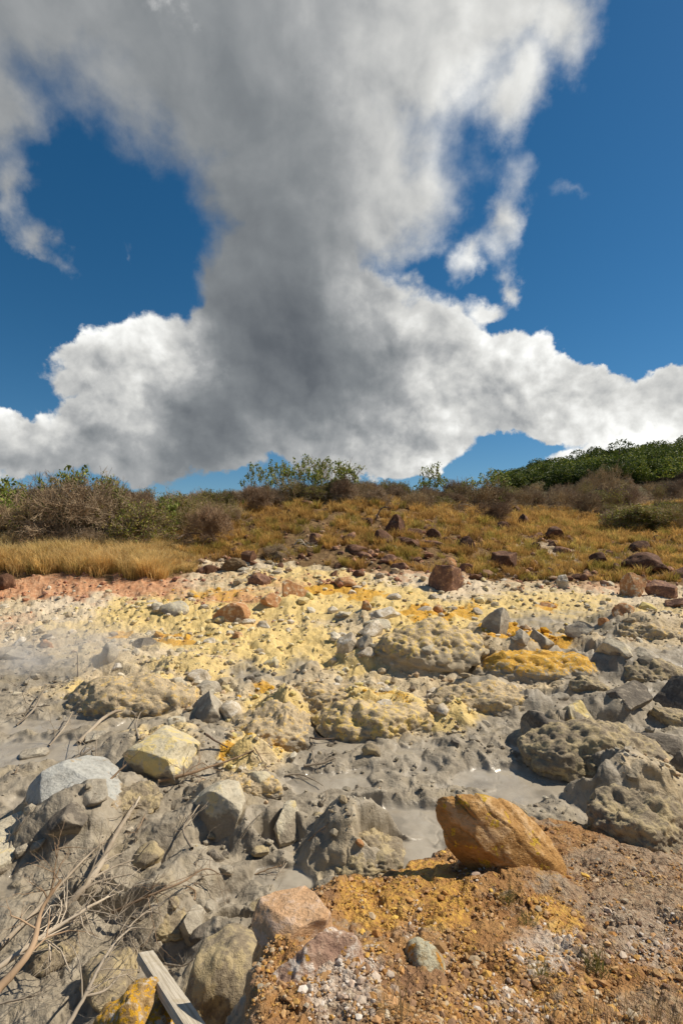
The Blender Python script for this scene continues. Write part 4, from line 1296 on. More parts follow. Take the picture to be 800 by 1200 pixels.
def grow(rg, height, spread, stems, levels, kids, r0=.035, rmin=.006, upright=.35, crook=.35):
    segs = []; tips = []

    def go(p, dv, ln, r, lev):
        n = 3 if lev < 2 else 2
        for i in range(n):
            dv = dv + rg.normal(0, crook, 3) * .45 + np.array([0, 0, upright * .12])
            dv /= np.linalg.norm(dv)
            q = p + dv * ln / n
            r2 = max(r * (.86 if n == 3 else .8), rmin)
            segs.append((*p, *q, r, r2))
            p, r = q, r2
            if lev < levels and (i > 0 or lev > 1):
                for _ in range(kids if i == n - 1 else max(1, kids - 2)):
                    nd = dv + rg.normal(0, .62, 3) * np.array([1, 1, .7])
                    nd /= np.linalg.norm(nd)
                    go(p, nd, ln * rg.uniform(.55, .8), max(r * .62, rmin), lev + 1)
        if lev >= levels - 1:
            tips.append(p)
    for s in range(stems):
        a = rg.uniform(0, 6.28); e = rg.uniform(.1, 1.0) * spread
        dv = np.array([math.cos(a) * e, math.sin(a) * e, 1.0]); dv /= np.linalg.norm(dv)
        go(np.array([math.cos(a) * .08, math.sin(a) * .08, -.1]), dv, height * rg.uniform(.36, .5), r0 * rg.uniform(.6, 1.1), 0)
    S = np.array(segs)
    k = height / max(S[:, 5].max(), .1)
    S[:, :6] *= k
    return S, np.array(tips) * k


def twig_mat(name, c1, c2):
    m, t, b = new_mat(name, .85, .15)
    tcn = t.n.new('ShaderNodeTexCoord')
    info = t.n.new('ShaderNodeObjectInfo')
    n = t.noise(tcn.outputs['Object'], 3.0, 4, .6)
    col = t.mix(t.rng(n, .35, .65), c1, c2)
    col = t.mix(1.0, col, t.mix(info.outputs['Random'], (.75, .72, .70), (1.25, 1.2, 1.15)), 'MULTIPLY')
    t.l.new(col, b.inputs['Base Color'])
    return m


TW_GREY = twig_mat('grey_twigs', (.26, .195, .125), (.44, .35, .24))
TW_PURP = twig_mat('purplish_twigs', (.30, .225, .125), (.46, .365, .215))
TW_DARK = twig_mat('dark_bark', (.085, .06, .045), (.17, .13, .10))
TW_PALE = twig_mat('bleached_wood', (.36, .31, .24), (.50, .44, .35))
TW_MUD = twig_mat('muddy_wood', (.24, .20, .15), (.36, .31, .24))
TW_BRN = twig_mat('brown_wood', (.21, .145, .09), (.36, .26, .17))


def leaf_mat(name, cols, hue=.12):
    m, t, b = new_mat(name, .6, .25)
    a = t.n.new('ShaderNodeAttribute'); a.attribute_name = 'tint'
    info = t.n.new('ShaderNodeObjectInfo')
    col = t.mix(1.0, a.outputs['Color'], t.mix(info.outputs['Random'], cols[0], cols[1]), 'MULTIPLY')
    t.l.new(col, b.inputs['Base Color'])
    tr = t.n.new('ShaderNodeBsdfTranslucent'); t.l.new(col, tr.inputs[0])
    mx = t.n.new('ShaderNodeMixShader'); mx.inputs[0].default_value = .3
    out = [q for q in t.n if q.type == 'OUTPUT_MATERIAL'][0]
    t.l.new(b.outputs[0], mx.inputs[1]); t.l.new(tr.outputs[0], mx.inputs[2]); t.l.new(mx.outputs[0], out.inputs[0])
    return m


LF_OLIVE = leaf_mat('olive_leaves', ((.9, .85, .8), (1.2, 1.1, 1.0)))
LF_FOREST = leaf_mat('forest_leaves', ((.55, .6, .6), (1.5, 1.4, 1.1)))


def leaves(P, size, pal, rg, jitter):
    n = len(P)
    C = P + rg.normal(0, jitter, (n, 3))
    a = rg.normal(size=(n, 3)); a /= np.linalg.norm(a, axis=1)[:, None]
    b = np.cross(a, rg.normal(size=(n, 3))); b /= np.linalg.norm(b, axis=1)[:, None]
    s = size * rg.uniform(.6, 1.3, (n, 1))
    V = np.stack([C - a * s, C - b * s * .5, C + a * s, C + b * s * .5], 1).reshape(-1, 3)
    Fc = np.arange(n * 4).reshape(n, 4)
    c = np.repeat(ramp_np(pal, n, rg), 4, 0)
    return V, Fc, c


BARE = []
for k_ in range(7):
    rg = np.random.default_rng(500 + k_)
    S, tips = grow(rg, 1.0, (1.3, .7, 1.6, 1.0, .8, 1.4, 1.1)[k_], (7, 6, 8, 6, 7, 7, 8)[k_], 4, (4, 3, 4, 4, 3, 4, 3)[k_], .015, .0022, (.25, .8, .2, .5, .7, .3, .5)[k_], .42)
    V, Fc = segs_mesh(S)
    BARE.append((V, Fc, tips, len(S)))
BARE_ME = [mesh_np('branches', b[0], b[1], [TW_GREY, TW_PURP, TW_GREY, TW_BRN, TW_PURP, TW_GREY, TW_BRN][i], False) for i, b in enumerate(BARE)]
LEAF_ME = []
for i in range(3):
    rg = np.random.default_rng(560 + i)
    tp = BARE[i][2]; tp = tp[rg.random(len(tp)) < (.35, .18, .6)[i]]
    V, Fc, c = leaves(np.repeat(tp, 2, 0), .026, [(.20, .23, .04), (.28, .28, .06), (.15, .18, .04), (.32, .27, .08)], rg, .02)
    LEAF_ME.append(mesh_np('foliage', V, Fc, LF_OLIVE, False, {'tint': c}))


def shrub(x, y, h, w, i, label, leafy=None, group=None, rz=0.0, name='bare_shrub', cat='shrub', sink=.05):
    z = gz(x, y) - sink
    if leafy is None:
        o = link(name, BARE_ME[i], None, (x, y, z))
        o.scale = (w, w, h)
        o.rotation_euler = (0, 0, rz)
    else:
        o = empty(name, (x, y, z)); o.scale = (w, w, h); o.rotation_euler = (0, 0, rz)
        link('branches', BARE_ME[leafy], o); link('foliage', LEAF_ME[leafy], o)
    tag(o, label, cat, group)
    return o


def at_depth(px, d):
    return (px - 400) / F * d, d


# thin saplings with leaf clusters at their tips
SAP = []
for k_ in range(4):
    rg = np.random.default_rng(540 + k_)
    S, tips = grow(rg, 1.0, .55, (3, 2, 4, 3)[k_], 3, 3, .016, .0035, .9, .5)
    V, Fc = segs_mesh(S, 4)
    bm_ = mesh_np('branches', V, Fc, TW_GREY, False)
    tp = tips[rg.random(len(tips)) < .30]
    V, Fc, c = leaves(np.repeat(tp, 11, 0), .036, [(.19, .26, .05), (.26, .32, .07), (.14, .19, .04), (.34, .36, .09)], rg, .034)
    SAP.append((bm_, mesh_np('foliage', V, Fc, LF_OLIVE, False, {'tint': c})))


def sapling(px, d, h, w, i, label):
    x, y = at_depth(px, d)
    o = empty('leafy_sapling', (x, y, gz(x, y) - .1)); o.scale = (w, w, h); o.rotation_euler = (0, 0, px)
    link('branches', SAP[i][0], o); link('foliage', SAP[i][1], o)
    tag(o, label, 'sapling', 'green saplings standing over the brush')


# the shrubs one can tell apart, then the brush behind and between them
NAMED = [(78, 21.5, 3.55, 2.6, 0, None, 'big tangled bare shrub, tallest at the left, behind the tall grass'), (22, 21.5, 2.3, 2.0, 4, None, 'bare brown shrub at the left edge behind the tall grass'), (125, 22.5, 2.6, 1.9, 2, 0, 'shrub with sprigs of green leaf right of the tallest bare shrub'),
         (158, 22.2, 1.7, 1.7, 3, 1, 'low olive shrub behind the right end of the tall grass'), (190, 26, 2.0, 1.8, 1, None, 'grey rounded bare shrub above the fallen branch'), (225, 28, 2.1, 2.0, 4, None, 'purplish bare shrub standing on the skyline left of centre'),
         (48, 20.6, 1.5, 1.6, 6, None, 'low brown bush right behind the tall grass at the left'), (100, 20.8, 1.4, 1.5, 5, None, 'low thin bush between grass and the tallest bare shrub'),
         (365, 33, 1.5, 1.4, 2, 0, 'leafy green shrub on top of the mound, left of a pair'), (400, 33.5, 1.4, 1.4, 0, 2, 'leafy green shrub on top of the mound, right of a pair'), (340, 33, 1.9, 1.8, 1, 1, 'olive grey shrub at the left shoulder of the mound'),
         (560, 38, 2.7, 2.6, 1, None, 'rounded grey brown bush on the skyline right of centre'), (580, 33, 1.7, 1.8, 3, None, 'pale twiggy bush above the high slope boulder'), (705, 75, 6.5, 4.6, 4, None, 'large grey dome shaped leafless tree below the green forest'),
         (760, 33, 1.7, 3.2, 3, 2, 'wide brown and olive bush on the right mound'), (795, 31, 1.9, 2.4, 6, 1, 'brown bush at the right edge under the dark forest'), (725, 37, 1.5, 2.2, 5, None, 'low bare bush at the left foot of the right mound'),
         (322, 21.2, .6, .9, 5, None, 'tiny grey bush above the reddish rocks, in the slope grass'), (270, 27, 1.3, 1.6, 3, 1, 'olive bush in the dip left of the mound')]
for (px, d, h, w, i, lf, lb) in NAMED:
    x, y = at_depth(px, d)
    shrub(x, y, h, w, i, lb, lf, 'shrubs on the slope', rz=px * .7, name='leafy_shrub' if lf in (0, 2) else 'bare_shrub')

LANDMARKS = [(q[0], 600 - 40 * (q[2] / q[1]) * 10, q[6]) for q in NAMED if len(q[6].split()) <= 11]
rg = np.random.default_rng(88)
N_B = 215
PLAIN = {0: 'leafless grey brown shrub in the dense brush along the ridge', 1: 'olive tinged shrub in the dense brush along the ridge'}
for i in range(N_B):
    t_ = rg.random()
    if t_ < .30:      # left, behind the tall grass
        px = rg.uniform(-40, 250); d = rg.uniform(22.0, 36); h = rg.uniform(1.2, 2.1) * (1.25 if px < 170 else 1.05)
    elif t_ < .60:    # mound and its far side
        px = rg.uniform(230, 540); d = rg.uniform(31.5, 44) if px > 310 else rg.uniform(27, 42); h = rg.uniform(1.1, 1.9)
    elif t_ < .94:    # right side, far brush
        px = rg.uniform(520, 850); d = math.exp(rg.uniform(math.log(42), math.log(125))); h = rg.uniform(1.8, 2.8) * (1 + .008 * (d - 42))
    else:
        px = rg.uniform(690, 830); d = rg.uniform(33, 44); h = rg.uniform(.9, 1.6)
    x, y = at_depth(px, d)
    w = h * rg.uniform(.65, 1.0)
    lf = None
    if rg.random() < .22:
        lf = int(rg.integers(0, 2))
    o = shrub(x, y, h, w, int(rg.integers(0, 7)), PLAIN[0 if lf is None else 1], lf, 'brush along the ridge', rz=rg.uniform(0, 6.28), name='bare_shrub' if lf is None else 'leafy_shrub')
    described(o, 'bare shrub' if lf is None else 'olive shrub', px, 600 + (CAM_H - gz(x, y) - h) / y * F, 'low ' if h / y * F < 18 else 'tall ' if h / y * F > 30 else '')

settle_labels()
# low brushwood filling the floor of the thicket
rg = np.random.default_rng(91)
n = 36000
px = rg.uniform(-60, 880, n); d = np.where(px < 250, np.exp(rg.uniform(math.log(22), math.log(50), n)), np.where(px < 540, np.exp(rg.uniform(math.log(31), math.log(55), n)), np.exp(rg.uniform(math.log(44), math.log(150), n))))
x, y = (px - 400) / F * d, d
cl = fbm(x * .5, y * .5, o=2, s=311)
k = (cl > -.25); x, y, d = x[k], y[k], d[k]; n = len(x)
hh = rg.uniform(.1, 1.0, n) * np.clip(d / 38, .8, 2.2) * 1.1
z = ground(x, y, False) + hh * rg.uniform(0, 1, n)
dv = rg.normal(size=(n, 3)) * np.array([1, 1, .9]); dv /= np.linalg.norm(dv, axis=1)[:, None]
ln = rg.uniform(.15, .5, n)[:, None] * np.clip(d / 35, .8, 2.0)[:, None]
r = .007 * np.clip(d / 35, .8, 2.4)
P0 = np.stack([x, y, z], 1)
V, Fc = segs_mesh(np.concatenate([P0, P0 + dv * ln, r[:, None], r[:, None] * .5], 1))
tint = np.repeat(ramp_np([(.32, .24, .17), (.40, .31, .23), (.26, .19, .12), (.32, .27, .11)], n, rg), 6, 0)
M_BRUSH = vcol_material('brushwood', .9, 1, 0)
tag(link('undergrowth', mesh_np('undergrowth', V, Fc, M_BRUSH, False, {'tint': tint})), 'thicket of leafless twigs between the shrubs', 'undergrowth', kind='stuff')

# the green forest on the far hill
TREES = []
for k_ in range(5):
    rg = np.random.default_rng(600 + k_)
    n = 3400
    lob = rg.normal(size=(9, 3)) * np.array([.42, .42, .20]) + np.array([0, 0, .62])
    lr = rg.uniform(.28, .46, 9)
    j = rg.integers(0, 9, n)
    u = rg.normal(size=(n, 3)); u /= np.linalg.norm(u, axis=1)[:, None]
    Pt = lob[j] + u * lr[j][:, None] * rg.uniform(.72, 1.05, (n, 1)) * np.array([1, 1, .75])
    Pt[:, 2] = np.maximum(Pt[:, 2], .18)
    V, Fc, c = leaves(Pt, .040, [(.07, .11, .022), (.11, .15, .03), (.05, .08, .02), (.24, .26, .04)], rg, .015)
    cm = mesh_np('crown', V, Fc, LF_FOREST, False, {'tint': c})
    S = [(0, 0, -.15, 0, 0, .35, .05, .035)] + [(0, 0, .3, *(lob[q]), .03, .008) for q in range(9)]
    V, Fc = segs_mesh(S, 6)
    TREES.append((cm, mesh_np('trunk', V, Fc, TW_DARK, True)))
for q_ in [(356, 34, 3.4, 2.1, 0, 'thin leafy sapling, tallest on the mound skyline, leftmost of three'), (374, 35, 3.0, 2.0, 1, 'leafy sapling in the middle of the three on the mound'), (396, 34, 3.1, 2.4, 2, 'broad bright green sapling, right of the three on the mound'),
           (98, 23, 3.5, 2.2, 3, 'upright leafy sapling over the tallest bare shrub at the left'), (132, 23.5, 3.2, 1.8, 1, 'forked leafy sapling right of the tallest bare shrub'), (82, 22.5, 3.0, 2.0, 0, 'low leafy sapling inside the tallest bare shrub'),
           (10, 24, 3.3, 2.6, 2, 'green leafed sapling at the left edge'), (298, 33, 3.0, 1.8, 1, 'small green sapling left of the mound'), (510, 40, 3.4, 2.4, 0, 'small green sapling right of the mound on the skyline'), (335, 36, 3.2, 2.0, 3, 'olive sapling at the left shoulder of the mound'),
           (190, 25, 2.4, 1.8, 2, 'yellow green sapling above the fallen branch'), (572, 43, 3.6, 2.8, 3, 'olive sapling in the skyline bush right of centre')]:
    sapling(*q_)
rg = np.random.default_rng(95)
cand = []
for i in range(262):
    px = 592 + 250 * rg.random() ** .8
    d = math.exp(rg.uniform(math.log(125 if px > 690 else 150), math.log(430)))
    cand.append((px, d))
for i in range(26):
    cand.append((rg.uniform(600, 850), rg.uniform(395, 430)))
for (px, d) in cand:
    if px < 600 and d < 350: continue
    x, y = at_depth(px, d)
    z = gz(x, y)
    s = rg.uniform(8, 14) * (1 if d > 260 else .40 + .6 * (d - 100) / 160)
    cm, tm = TREES[int(rg.integers(0, 5))]
    o = empty('forest_tree', (x, y, z)); o.scale = (s, s, s * rg.uniform(.7, 1.0)); o.rotation_euler = (0, 0, rg.uniform(0, 6.28))
    link('crown', cm, o); link('trunk', tm, o)
    tag(o, 'dense green tree in the forest on the far hill', 'tree', 'forest trees on the far hill')


# ------------------------------------------------------------------ dead wood
def smooth_path(P, n):
    P = np.array(P, float)
    t = np.linspace(0, len(P) - 1, n)
    out = []
    for q in t:
        i = min(int(q), len(P) - 2); u = q - i
        p0 = P[max(i - 1, 0)]; p1 = P[i]; p2 = P[i + 1]; p3 = P[min(i + 2, len(P) - 1)]
        out.append(.5 * (2 * p1 + (p2 - p0) * u + (2 * p0 - 5 * p1 + 4 * p2 - p3) * u * u + (3 * p1 - p0 - 3 * p2 + p3) * u ** 3))
    return np.array(out)


def tube(P, R0, R1, sides=8, knots=.12, seed=0):
    rg = np.random.default_rng(seed)
    n = len(P); T = np.gradient(P, axis=0); T /= np.linalg.norm(T, axis=1)[:, None]
    up = np.array([.2, .1, 1.0])
    A = np.cross(T, up); A /= np.linalg.norm(A, axis=1)[:, None]; B = np.cross(T, A)
    ang = np.arange(sides) * 2 * np.pi / sides
    rr = np.linspace(R0, R1, n)[:, None] * (1 + knots * rg.normal(size=(n, 1)) + knots * .5 * rg.normal(size=(n, sides)))
    V = P[:, None, :] + rr[:, :, None] * (np.cos(ang)[None, :, None] * A[:, None, :] + np.sin(ang)[None, :, None] * B[:, None, :])
    i = np.arange(n - 1)[:, None] * sides; k = np.arange(sides)[None]; kn = (k + 1) % sides
    Fc = np.stack([i + k, i + kn, i + sides + kn, i + sides + k], -1).reshape(-1, 4)
    V = V.reshape(-1, 3)
    c0, c1 = len(V), len(V) + 1
    V = np.concatenate([V, P[:1], P[-1:]])
    caps = [(kn_, k_, c0, c0) for k_, kn_ in zip(range(sides), [*range(1, sides), 0])]
    return V, Fc, sides


def lifted(px, py, h):
    """a point h metres above the ground that the photograph shows at (px, py)"""
    return np.array(ray_ground(px, py, h)) 


def branch(pts, r0, r1, mat, label, lift=.03, twigs=0, tl=.25, seed=0, name='dead_branch', cat='branch', group=None, forks=()):
    """pts: (px, py) or (px, py, lift)"""
    rg = np.random.default_rng(seed)
    P = [lifted(p[0], p[1], p[2] if len(p) > 2 else lift) for p in pts]
    P0 = P[0].copy()
    n = max(10, len(pts) * 7)
    Q = smooth_path(P, n) - P0
    Q += np.cumsum(rg.normal(0, .0016, Q.shape), 0)
    d = np.linalg.norm(P0 - np.array([0, 0, CAM_H]))
    Vs, Fs, _ = tube(Q, r0, r1, 8, .07, seed)
    Vall = [Vs]; Fall = [Fs]; off = len(Vs)
    paths = [(Q, r0, r1)]
    for fk in forks:                                  # (start share, [(px,py,lift)...], r)
        i0 = int(fk[0] * (n - 1))
        PP = [Q[i0]] + [lifted(*p) - P0 for p in fk[1]]
        q = smooth_path(PP, 7 * len(PP))
        v, f, _ = tube(q, fk[2], fk[2] * .4, 6, .07, seed + 3)
        Vall.append(v); Fall.append(f + off); off += len(v)
        paths.append((q, fk[2], fk[2] * .4))
    S = []

    def tw(p, dv, L, r, lev):
        for _ in range(3):
            dv = dv + rg.normal(0, .22, 3); dv /= np.linalg.norm(dv)
            q = p + dv * L / 3
            S.append((*p, *q, r, r * .78)); p = q; r *= .78
            if lev < 2 and rg.random() < .7:
                tw(p, dv + rg.normal(0, .6, 3), L * rg.uniform(.4, .7), r * .8, lev + 1)
    for _ in range(twigs):
        q, a, b = paths[rg.integers(0, len(paths))]
        i = rg.integers(len(q) // 5, len(q) - 1)
        T = q[i] - q[i - 1]; T /= np.linalg.norm(T) + 1e-9
        dv = T * .8 + rg.normal(0, .55, 3) * np.array([1, 1, .6]); dv /= np.linalg.norm(dv)
        tw(q[i], dv, tl * rg.uniform(.5, 1.2), (a + (b - a) * i / len(q)) * .45, 0)
    if S:
        v, f = segs_mesh(S, 4)
        Vall.append(v); Fall.append(f + off)
    o = link(name, mesh_np(name, np.concatenate(Vall), np.concatenate(Fall), mat, True), None, P0)
    tag(o, label, cat, group)
    return o


branch([(-30, 1195, .25), (0, 1160, .28), (38, 1112, .30), (50, 1065, .34), (72, 1030, .36)], .030, .008, TW_BRN, 'thick dark dead branch rising from the bottom left edge', twigs=8, tl=.35, seed=1)
branch([(-20, 1150, .18), (50, 1100, .22), (105, 1068, .25), (130, 1055, .22)], .018, .006, TW_PALE, 'pale dead branch slanting up behind the thick dark branch', twigs=16, tl=.4, seed=2)
branch([(78, 1205, .30), (100, 1165, .33), (128, 1118, .35), (152, 1090, .38), (172, 1088, .38)], .013, .003, TW_PALE, 'straw coloured forked branch left of the plank', twigs=26, tl=.32, seed=3, forks=((.25, [(125, 1160, .3), (146, 1136, .3)], .008), (.8, [(135, 1080, .3), (150, 1066, .3)], .005)))
branch([(70, 1075, .03), (110, 1025, .05), (140, 970, .07), (168, 925, .08)], .030, .016, TW_MUD, 'long muddy branch running up between the boulders', twigs=7, tl=.3, seed=4)
branch([(-10, 1120, .05), (40, 1070, .05), (95, 1012, .05), (125, 985, .04)], .020, .006, TW_MUD, 'mud covered root running beside the bluish boulder', twigs=8, tl=.4, seed=5)
branch([(130, 1072, .12), (165, 1058, .12), (210, 1040, .14), (240, 1022, .16), (258, 1026, .16)], .011, .003, TW_BRN, 'thin dark branch crossing the mud above the plank', twigs=12, tl=.3, seed=6)
branch([(150, 1090, .2), (175, 1070, .2), (195, 1075, .2)], .006, .002, TW_PALE, 'wispy pale twig above the upper end of the plank', twigs=16, tl=.22, seed=7)
branch([(-10, 1180, .15), (30, 1172, .15), (60, 1160, .15)], .007, .002, TW_PALE, 'wispy pale twig in the bottom left corner', twigs=16, tl=.3, seed=8)
branch([(115, 1000, .08), (128, 1010, .1), (142, 1008, .1), (158, 1015, .08)], .004, .002, TW_PALE, 'little white forked twig in front of the bluish boulder', twigs=6, tl=.15, seed=9)
branch([(186, 916, .03), (225, 906, .09), (262, 893, .10), (298, 877, .05)], .020, .008, TW_BRN, 'long brown stick lying across the pale boulders', twigs=6, tl=.35, seed=10)
branch([(92, 872, .03), (118, 846, .06), (135, 835, .08), (152, 833, .08), (172, 823, .1)], .028, .010, TW_MUD, 'curved light driftwood branch on the mud', twigs=4, tl=.5, seed=11, forks=((.75, [(160, 838, .08)], .012),))
branch([(50, 910, .03), (80, 893, .08), (108, 878, .10)], .022, .010, TW_PALE, 'slender grey stick lying beside the left mud pool', twigs=2, tl=.2, seed=12)
branch([(58, 874, .03), (75, 853, .08), (84, 835, .12)], .014, .008, TW_MUD, 'short upright forked twig in the left mud', twigs=6, tl=.3, seed=13)
branch([(20, 850, .03), (40, 832, .1), (52, 810, .12), (62, 805, .12)], .016, .008, TW_MUD, 'bent grey branch tip near the steam', twigs=5, tl=.5, seed=14)
branch([(30, 838, .03), (36, 830, .08), (58, 827, .08)], .012, .006, TW_MUD, 'short grey twig next to the bent branch tip', twigs=2, tl=.2, seed=15)
branch([(112, 932, .03), (130, 915, .08), (147, 898, .12)], .014, .008, TW_BRN, 'brown stick leaning on the large yellow stained boulder', twigs=2, tl=.2, seed=16)
branch([(150, 960, .03), (160, 942, .08), (168, 926, .1)], .013, .009, TW_PALE, 'short broken stick above the long muddy branch', twigs=1, tl=.2, seed=17)
branch([(240, 862, .25), (252, 872, .08), (266, 877, .03)], .014, .006, TW_DARK, 'small dark root on the edge of the yellow stained boulder', twigs=4, tl=.18, seed=18)
branch([(298, 877, .06), (308, 893, .05), (318, 911, .03)], .008, .004, TW_BRN, 'thin twig hanging down from the end of the long stick', twigs=2, tl=.15, seed=19)
branch([(352, 862, .05), (372, 866, .06), (393, 865, .03)], .014, .007, TW_DARK, 'dark root at the top of the cracked mud basin', twigs=2, tl=.2, seed=20)
branch([(356, 899, .03), (375, 897, .05), (392, 890, .05)], .016, .009, TW_MUD, 'thick mud coated root in the cracked basin', twigs=3, tl=.2, seed=21)
branch([(335, 909, .03), (355, 909, .04), (378, 922, .03)], .010, .005, TW_MUD, 'arched mud coated root in the cracked basin', twigs=4, tl=.25, seed=22)
branch([(366, 880, .03), (368, 890, .05), (371, 899, .03)], .012, .008, TW_MUD, 'upright mud coated root in the cracked basin', twigs=3, tl=.2, seed=23)
branch([(225, 995, .03), (215, 975, .1), (228, 950, .14), (245, 930, .1)], .012, .004, TW_MUD, 'arching thin root around the pale boulder', twigs=7, tl=.3, seed=24)
branch([(651, 886, .02), (648, 870, .08), (654, 853, .14)], .012, .010, TW_PALE, 'bleached forked root sticking out of the dark lump', twigs=3, tl=.14, seed=25)
branch([(208, 633, .25), (218, 627, .35), (238, 626, .4), (256, 630, .3)], .045, .018, TW_DARK, 'crooked fallen dark branch above the pale scree', twigs=8, tl=.5, seed=26)
branch([(345, 640, .05), (352, 633, .3), (360, 642, .2), (372, 640, .1)], .035, .012, TW_PALE, 'bleached white snag on the middle slope', twigs=12, tl=.5, seed=27)
branch([(440, 610, .05), (446, 597, .6), (454, 594, .8)], .05, .02, TW_DARK, 'dark crooked stump branch on the mound', twigs=8, tl=.7, seed=28)
branch([(536, 592, .3), (546, 591, .4), (552, 594, .3)], .04, .02, TW_PALE, 'pale fallen branch under the skyline bush', twigs=3, tl=.5, seed=29)
branch([(91, 794, .02), (91, 780, .15), (91, 768, .36)], .010, .006, TW_DARK, 'thin upright dark twig in the steam', twigs=0, seed=30)
branch([(163, 868, .03), (160, 850, .07), (166, 835, .1)], .012, .006, TW_PALE, 'pale bent twig right of the curved driftwood', twigs=1, tl=.2, seed=31)


LANDMARKS = [q for q in MUD_MARKS if q[0] < 420 and q[1] > 800]
rg_t = np.random.default_rng(640)
for i in range(34):
    for _ in range(50):
        px = rg_t.uniform(0, 400) if i < 26 else rg_t.uniform(30, 300); py = rg_t.uniform(860, 1150) if i < 26 else rg_t.uniform(1030, 1180)
        x_, y_, z_ = ray_ground(px, py)
        mm = masks(np.array([x_]), np.array([y_]))
        if mm['bank'][0] < .05 and mm['grey'][0] > .5: break
    a = rg_t.normal(-.75, .6); L_ = rg_t.uniform(14, 42)
    pts = [(px, py, .01), (px + math.cos(a) * L_ * .5 + rg_t.normal(0, 3), py + math.sin(a) * L_ * .5 + rg_t.normal(0, 3), .04), (px + math.cos(a) * L_, py + math.sin(a) * L_, .05)]
    mt = (TW_MUD, TW_PALE, TW_MUD, TW_BRN)[i % 4]
    r_ = rg_t.uniform(.0035, .008)
    branch(pts, r_, r_ * .45, mt, 'twig', twigs=int(rg_t.integers(2, 7)), tl=rg_t.uniform(.12, .28), seed=700 + i, name='twig', cat='twig', group='twigs strewn over the left mud')
    o = bpy.context.scene.objects[-1] if False else [q for q in bpy.data.objects if q.name.startswith('twig')][-1]
    described(o, ('muddy', 'pale', 'muddy', 'brown')[i % 4] + ' twig', px, py, 'short ' if L_ < 26 else 'long ')
settle_labels()


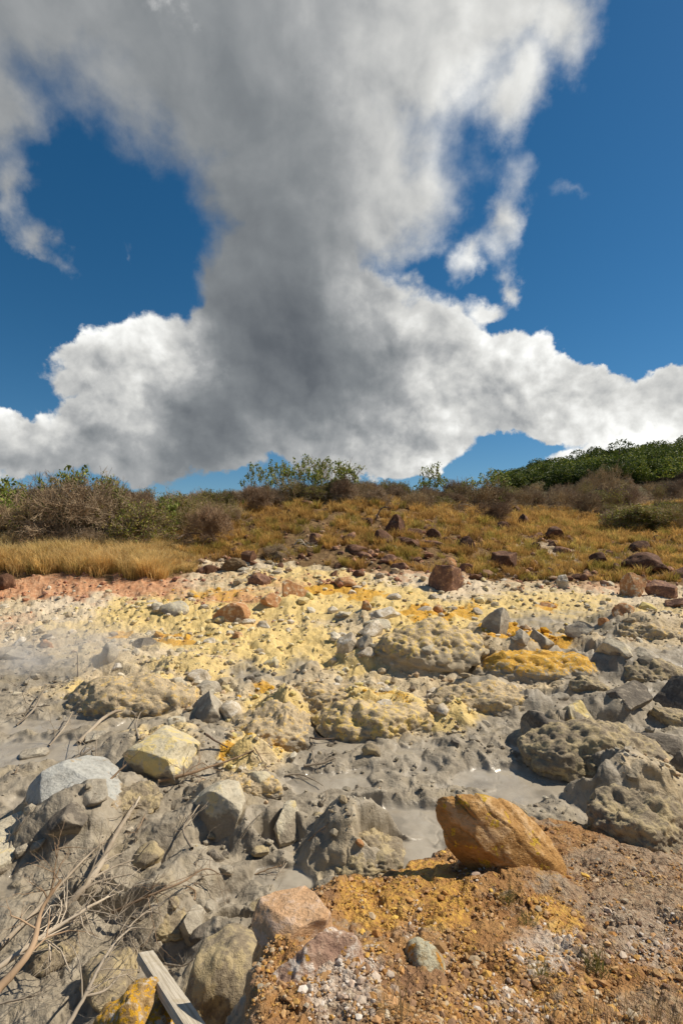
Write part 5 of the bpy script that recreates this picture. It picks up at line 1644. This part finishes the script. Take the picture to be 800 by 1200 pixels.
def plank():
    # a weathered sawn board, its upper end to the left, resting on the orange crusted rock
    def pt(px, py, z):
        d = (CAM_H - z) * F / (py - 600.0)
        return Vector(((px - 400) / F * d, d, z))
    a = pt(170, 1119, .80); b = pt(243, 1230, 1.18)
    ax = (b - a); L = ax.length; ax.normalize()
    side = ax.cross(Vector((0, 0, 1))).normalized(); up = side.cross(ax).normalized()
    side = (side * .94 + up * .34).normalized(); up = side.cross(ax).normalized()
    n = 40
    wd, th = .042, .014
    sec = [(-1, -1), (-.5, -1), (0, -1), (.5, -1), (1, -1), (1.0, -.3), (1, .4), (.93, 1), (.45, 1.08), (0, 1.02), (-.5, 1.06), (-.94, 1), (-1, .3), (-1, -.4)]
    rgp = np.random.default_rng(3)
    V = []
    for i in range(n + 1):
        t = i / n
        for (u, w) in sec:
            e = .035 * (vnoise(np.array([i * .5]), np.array([u * 3 + 5.]), s=7)[0])
            sl = (0.018 * u + .010 * rgp.random()) if i == 0 else 0
            p = ax * (t * L + sl) + side * wd * u * (1 + e) + up * th * w * (1 + e * 2)
            V.append(p[:])
    k = len(sec)
    me = bpy.data.meshes.new('plank')
    fs = [(i * k + j, i * k + (j + 1) % k, (i + 1) * k + (j + 1) % k, (i + 1) * k + j) for i in range(n) for j in range(k)]
    fs += [tuple(reversed(range(k))), tuple(range(n * k, n * k + k))]
    me.from_pydata(V, [], fs)
    bm = bmesh.new(); bm.from_mesh(me); bmesh.ops.recalc_face_normals(bm, faces=bm.faces); bm.to_mesh(me); bm.free()
    m, t, bs = new_mat('weathered_board', .85, .2)
    tcn = t.n.new('ShaderNodeTexCoord')
    mp = t.n.new('ShaderNodeMapping'); t.l.new(tcn.outputs['Object'], mp.inputs[0])
    rot = Matrix((ax, side, up)).to_quaternion().to_euler()
    mp.inputs['Rotation'].default_value = rot
    mp2 = t.n.new('ShaderNodeMapping'); t.l.new(mp.outputs[0], mp2.inputs[0]); mp2.inputs['Scale'].default_value = (1.5, 55, 55)
    gr = t.noise(mp2.outputs[0], 2.0, 6, .65); bl = t.noise(tcn.outputs['Object'], 9, 4, .6)
    col = t.mix(t.rng(gr, .35, .65), (.34, .29, .215), (.58, .52, .42))
    col = t.mix(t.m('MULTIPLY', t.rng(bl, .5, .7), .5), col, (.38, .31, .20))
    t.l.new(col, bs.inputs['Base Color'])
    bump(t, bs, gr, .004, 1.0)
    me.materials.append(m)
    o = link('plank', me, None, a)
    tag(o, 'weathered sawn grey board leaning over the orange crusted rock', 'plank')


plank()


# ------------------------------------------------------------------ steam over the mud at the left
def steam(px, py, d, rx, ry, rz, dens, label):
    x = (px - 400) / F * d
    z = CAM_H + (600 - py) / F * d
    v, f = ico(4)
    v = v * np.array([rx, ry, rz]) * (1 + .25 * fbm(v[:, 0] * 1.5 + px, v[:, 1] * 1.5, v[:, 2] * 1.5, o=3, s=3))[:, None]
    m = bpy.data.materials.new('steam'); m.use_nodes = True; m.node_tree.nodes.clear()
    t = NT(m.node_tree)
    pv = t.n.new('ShaderNodeVolumePrincipled'); o_ = t.n.new('ShaderNodeOutputMaterial')
    pv.inputs['Color'].default_value = (.95, .95, .95, 1); pv.inputs['Anisotropy'].default_value = .3
    tcn = t.n.new('ShaderNodeTexCoord')
    n = t.noise(tcn.outputs['Object'], 1.1, 3, .55)
    mp = t.n.new('ShaderNodeMapping'); t.l.new(tcn.outputs['Object'], mp.inputs[0]); mp.inputs['Scale'].default_value = (1 / rx, 1 / ry, 1 / rz)
    fall = t.rng(t.v('LENGTH', mp.outputs[0]), 1.0, .25)
    t.l.new(t.m('MULTIPLY', t.m('MULTIPLY', t.rng(n, .38, .68), fall), dens), pv.inputs['Density'])
    t.l.new(pv.outputs[0], o_.inputs['Volume'])
    o = link('steam', mesh_np('steam', v, f, m), None, (x, d, z))
    tag(o, label, 'steam', kind='stuff')


steam(50, 768, 9.8, 3.6, 2.0, .85, .6, 'faint steam drifting over the mud at the left edge')
SC.cycles.volume_step_rate = 3.0
SC.cycles.volume_max_steps = 64
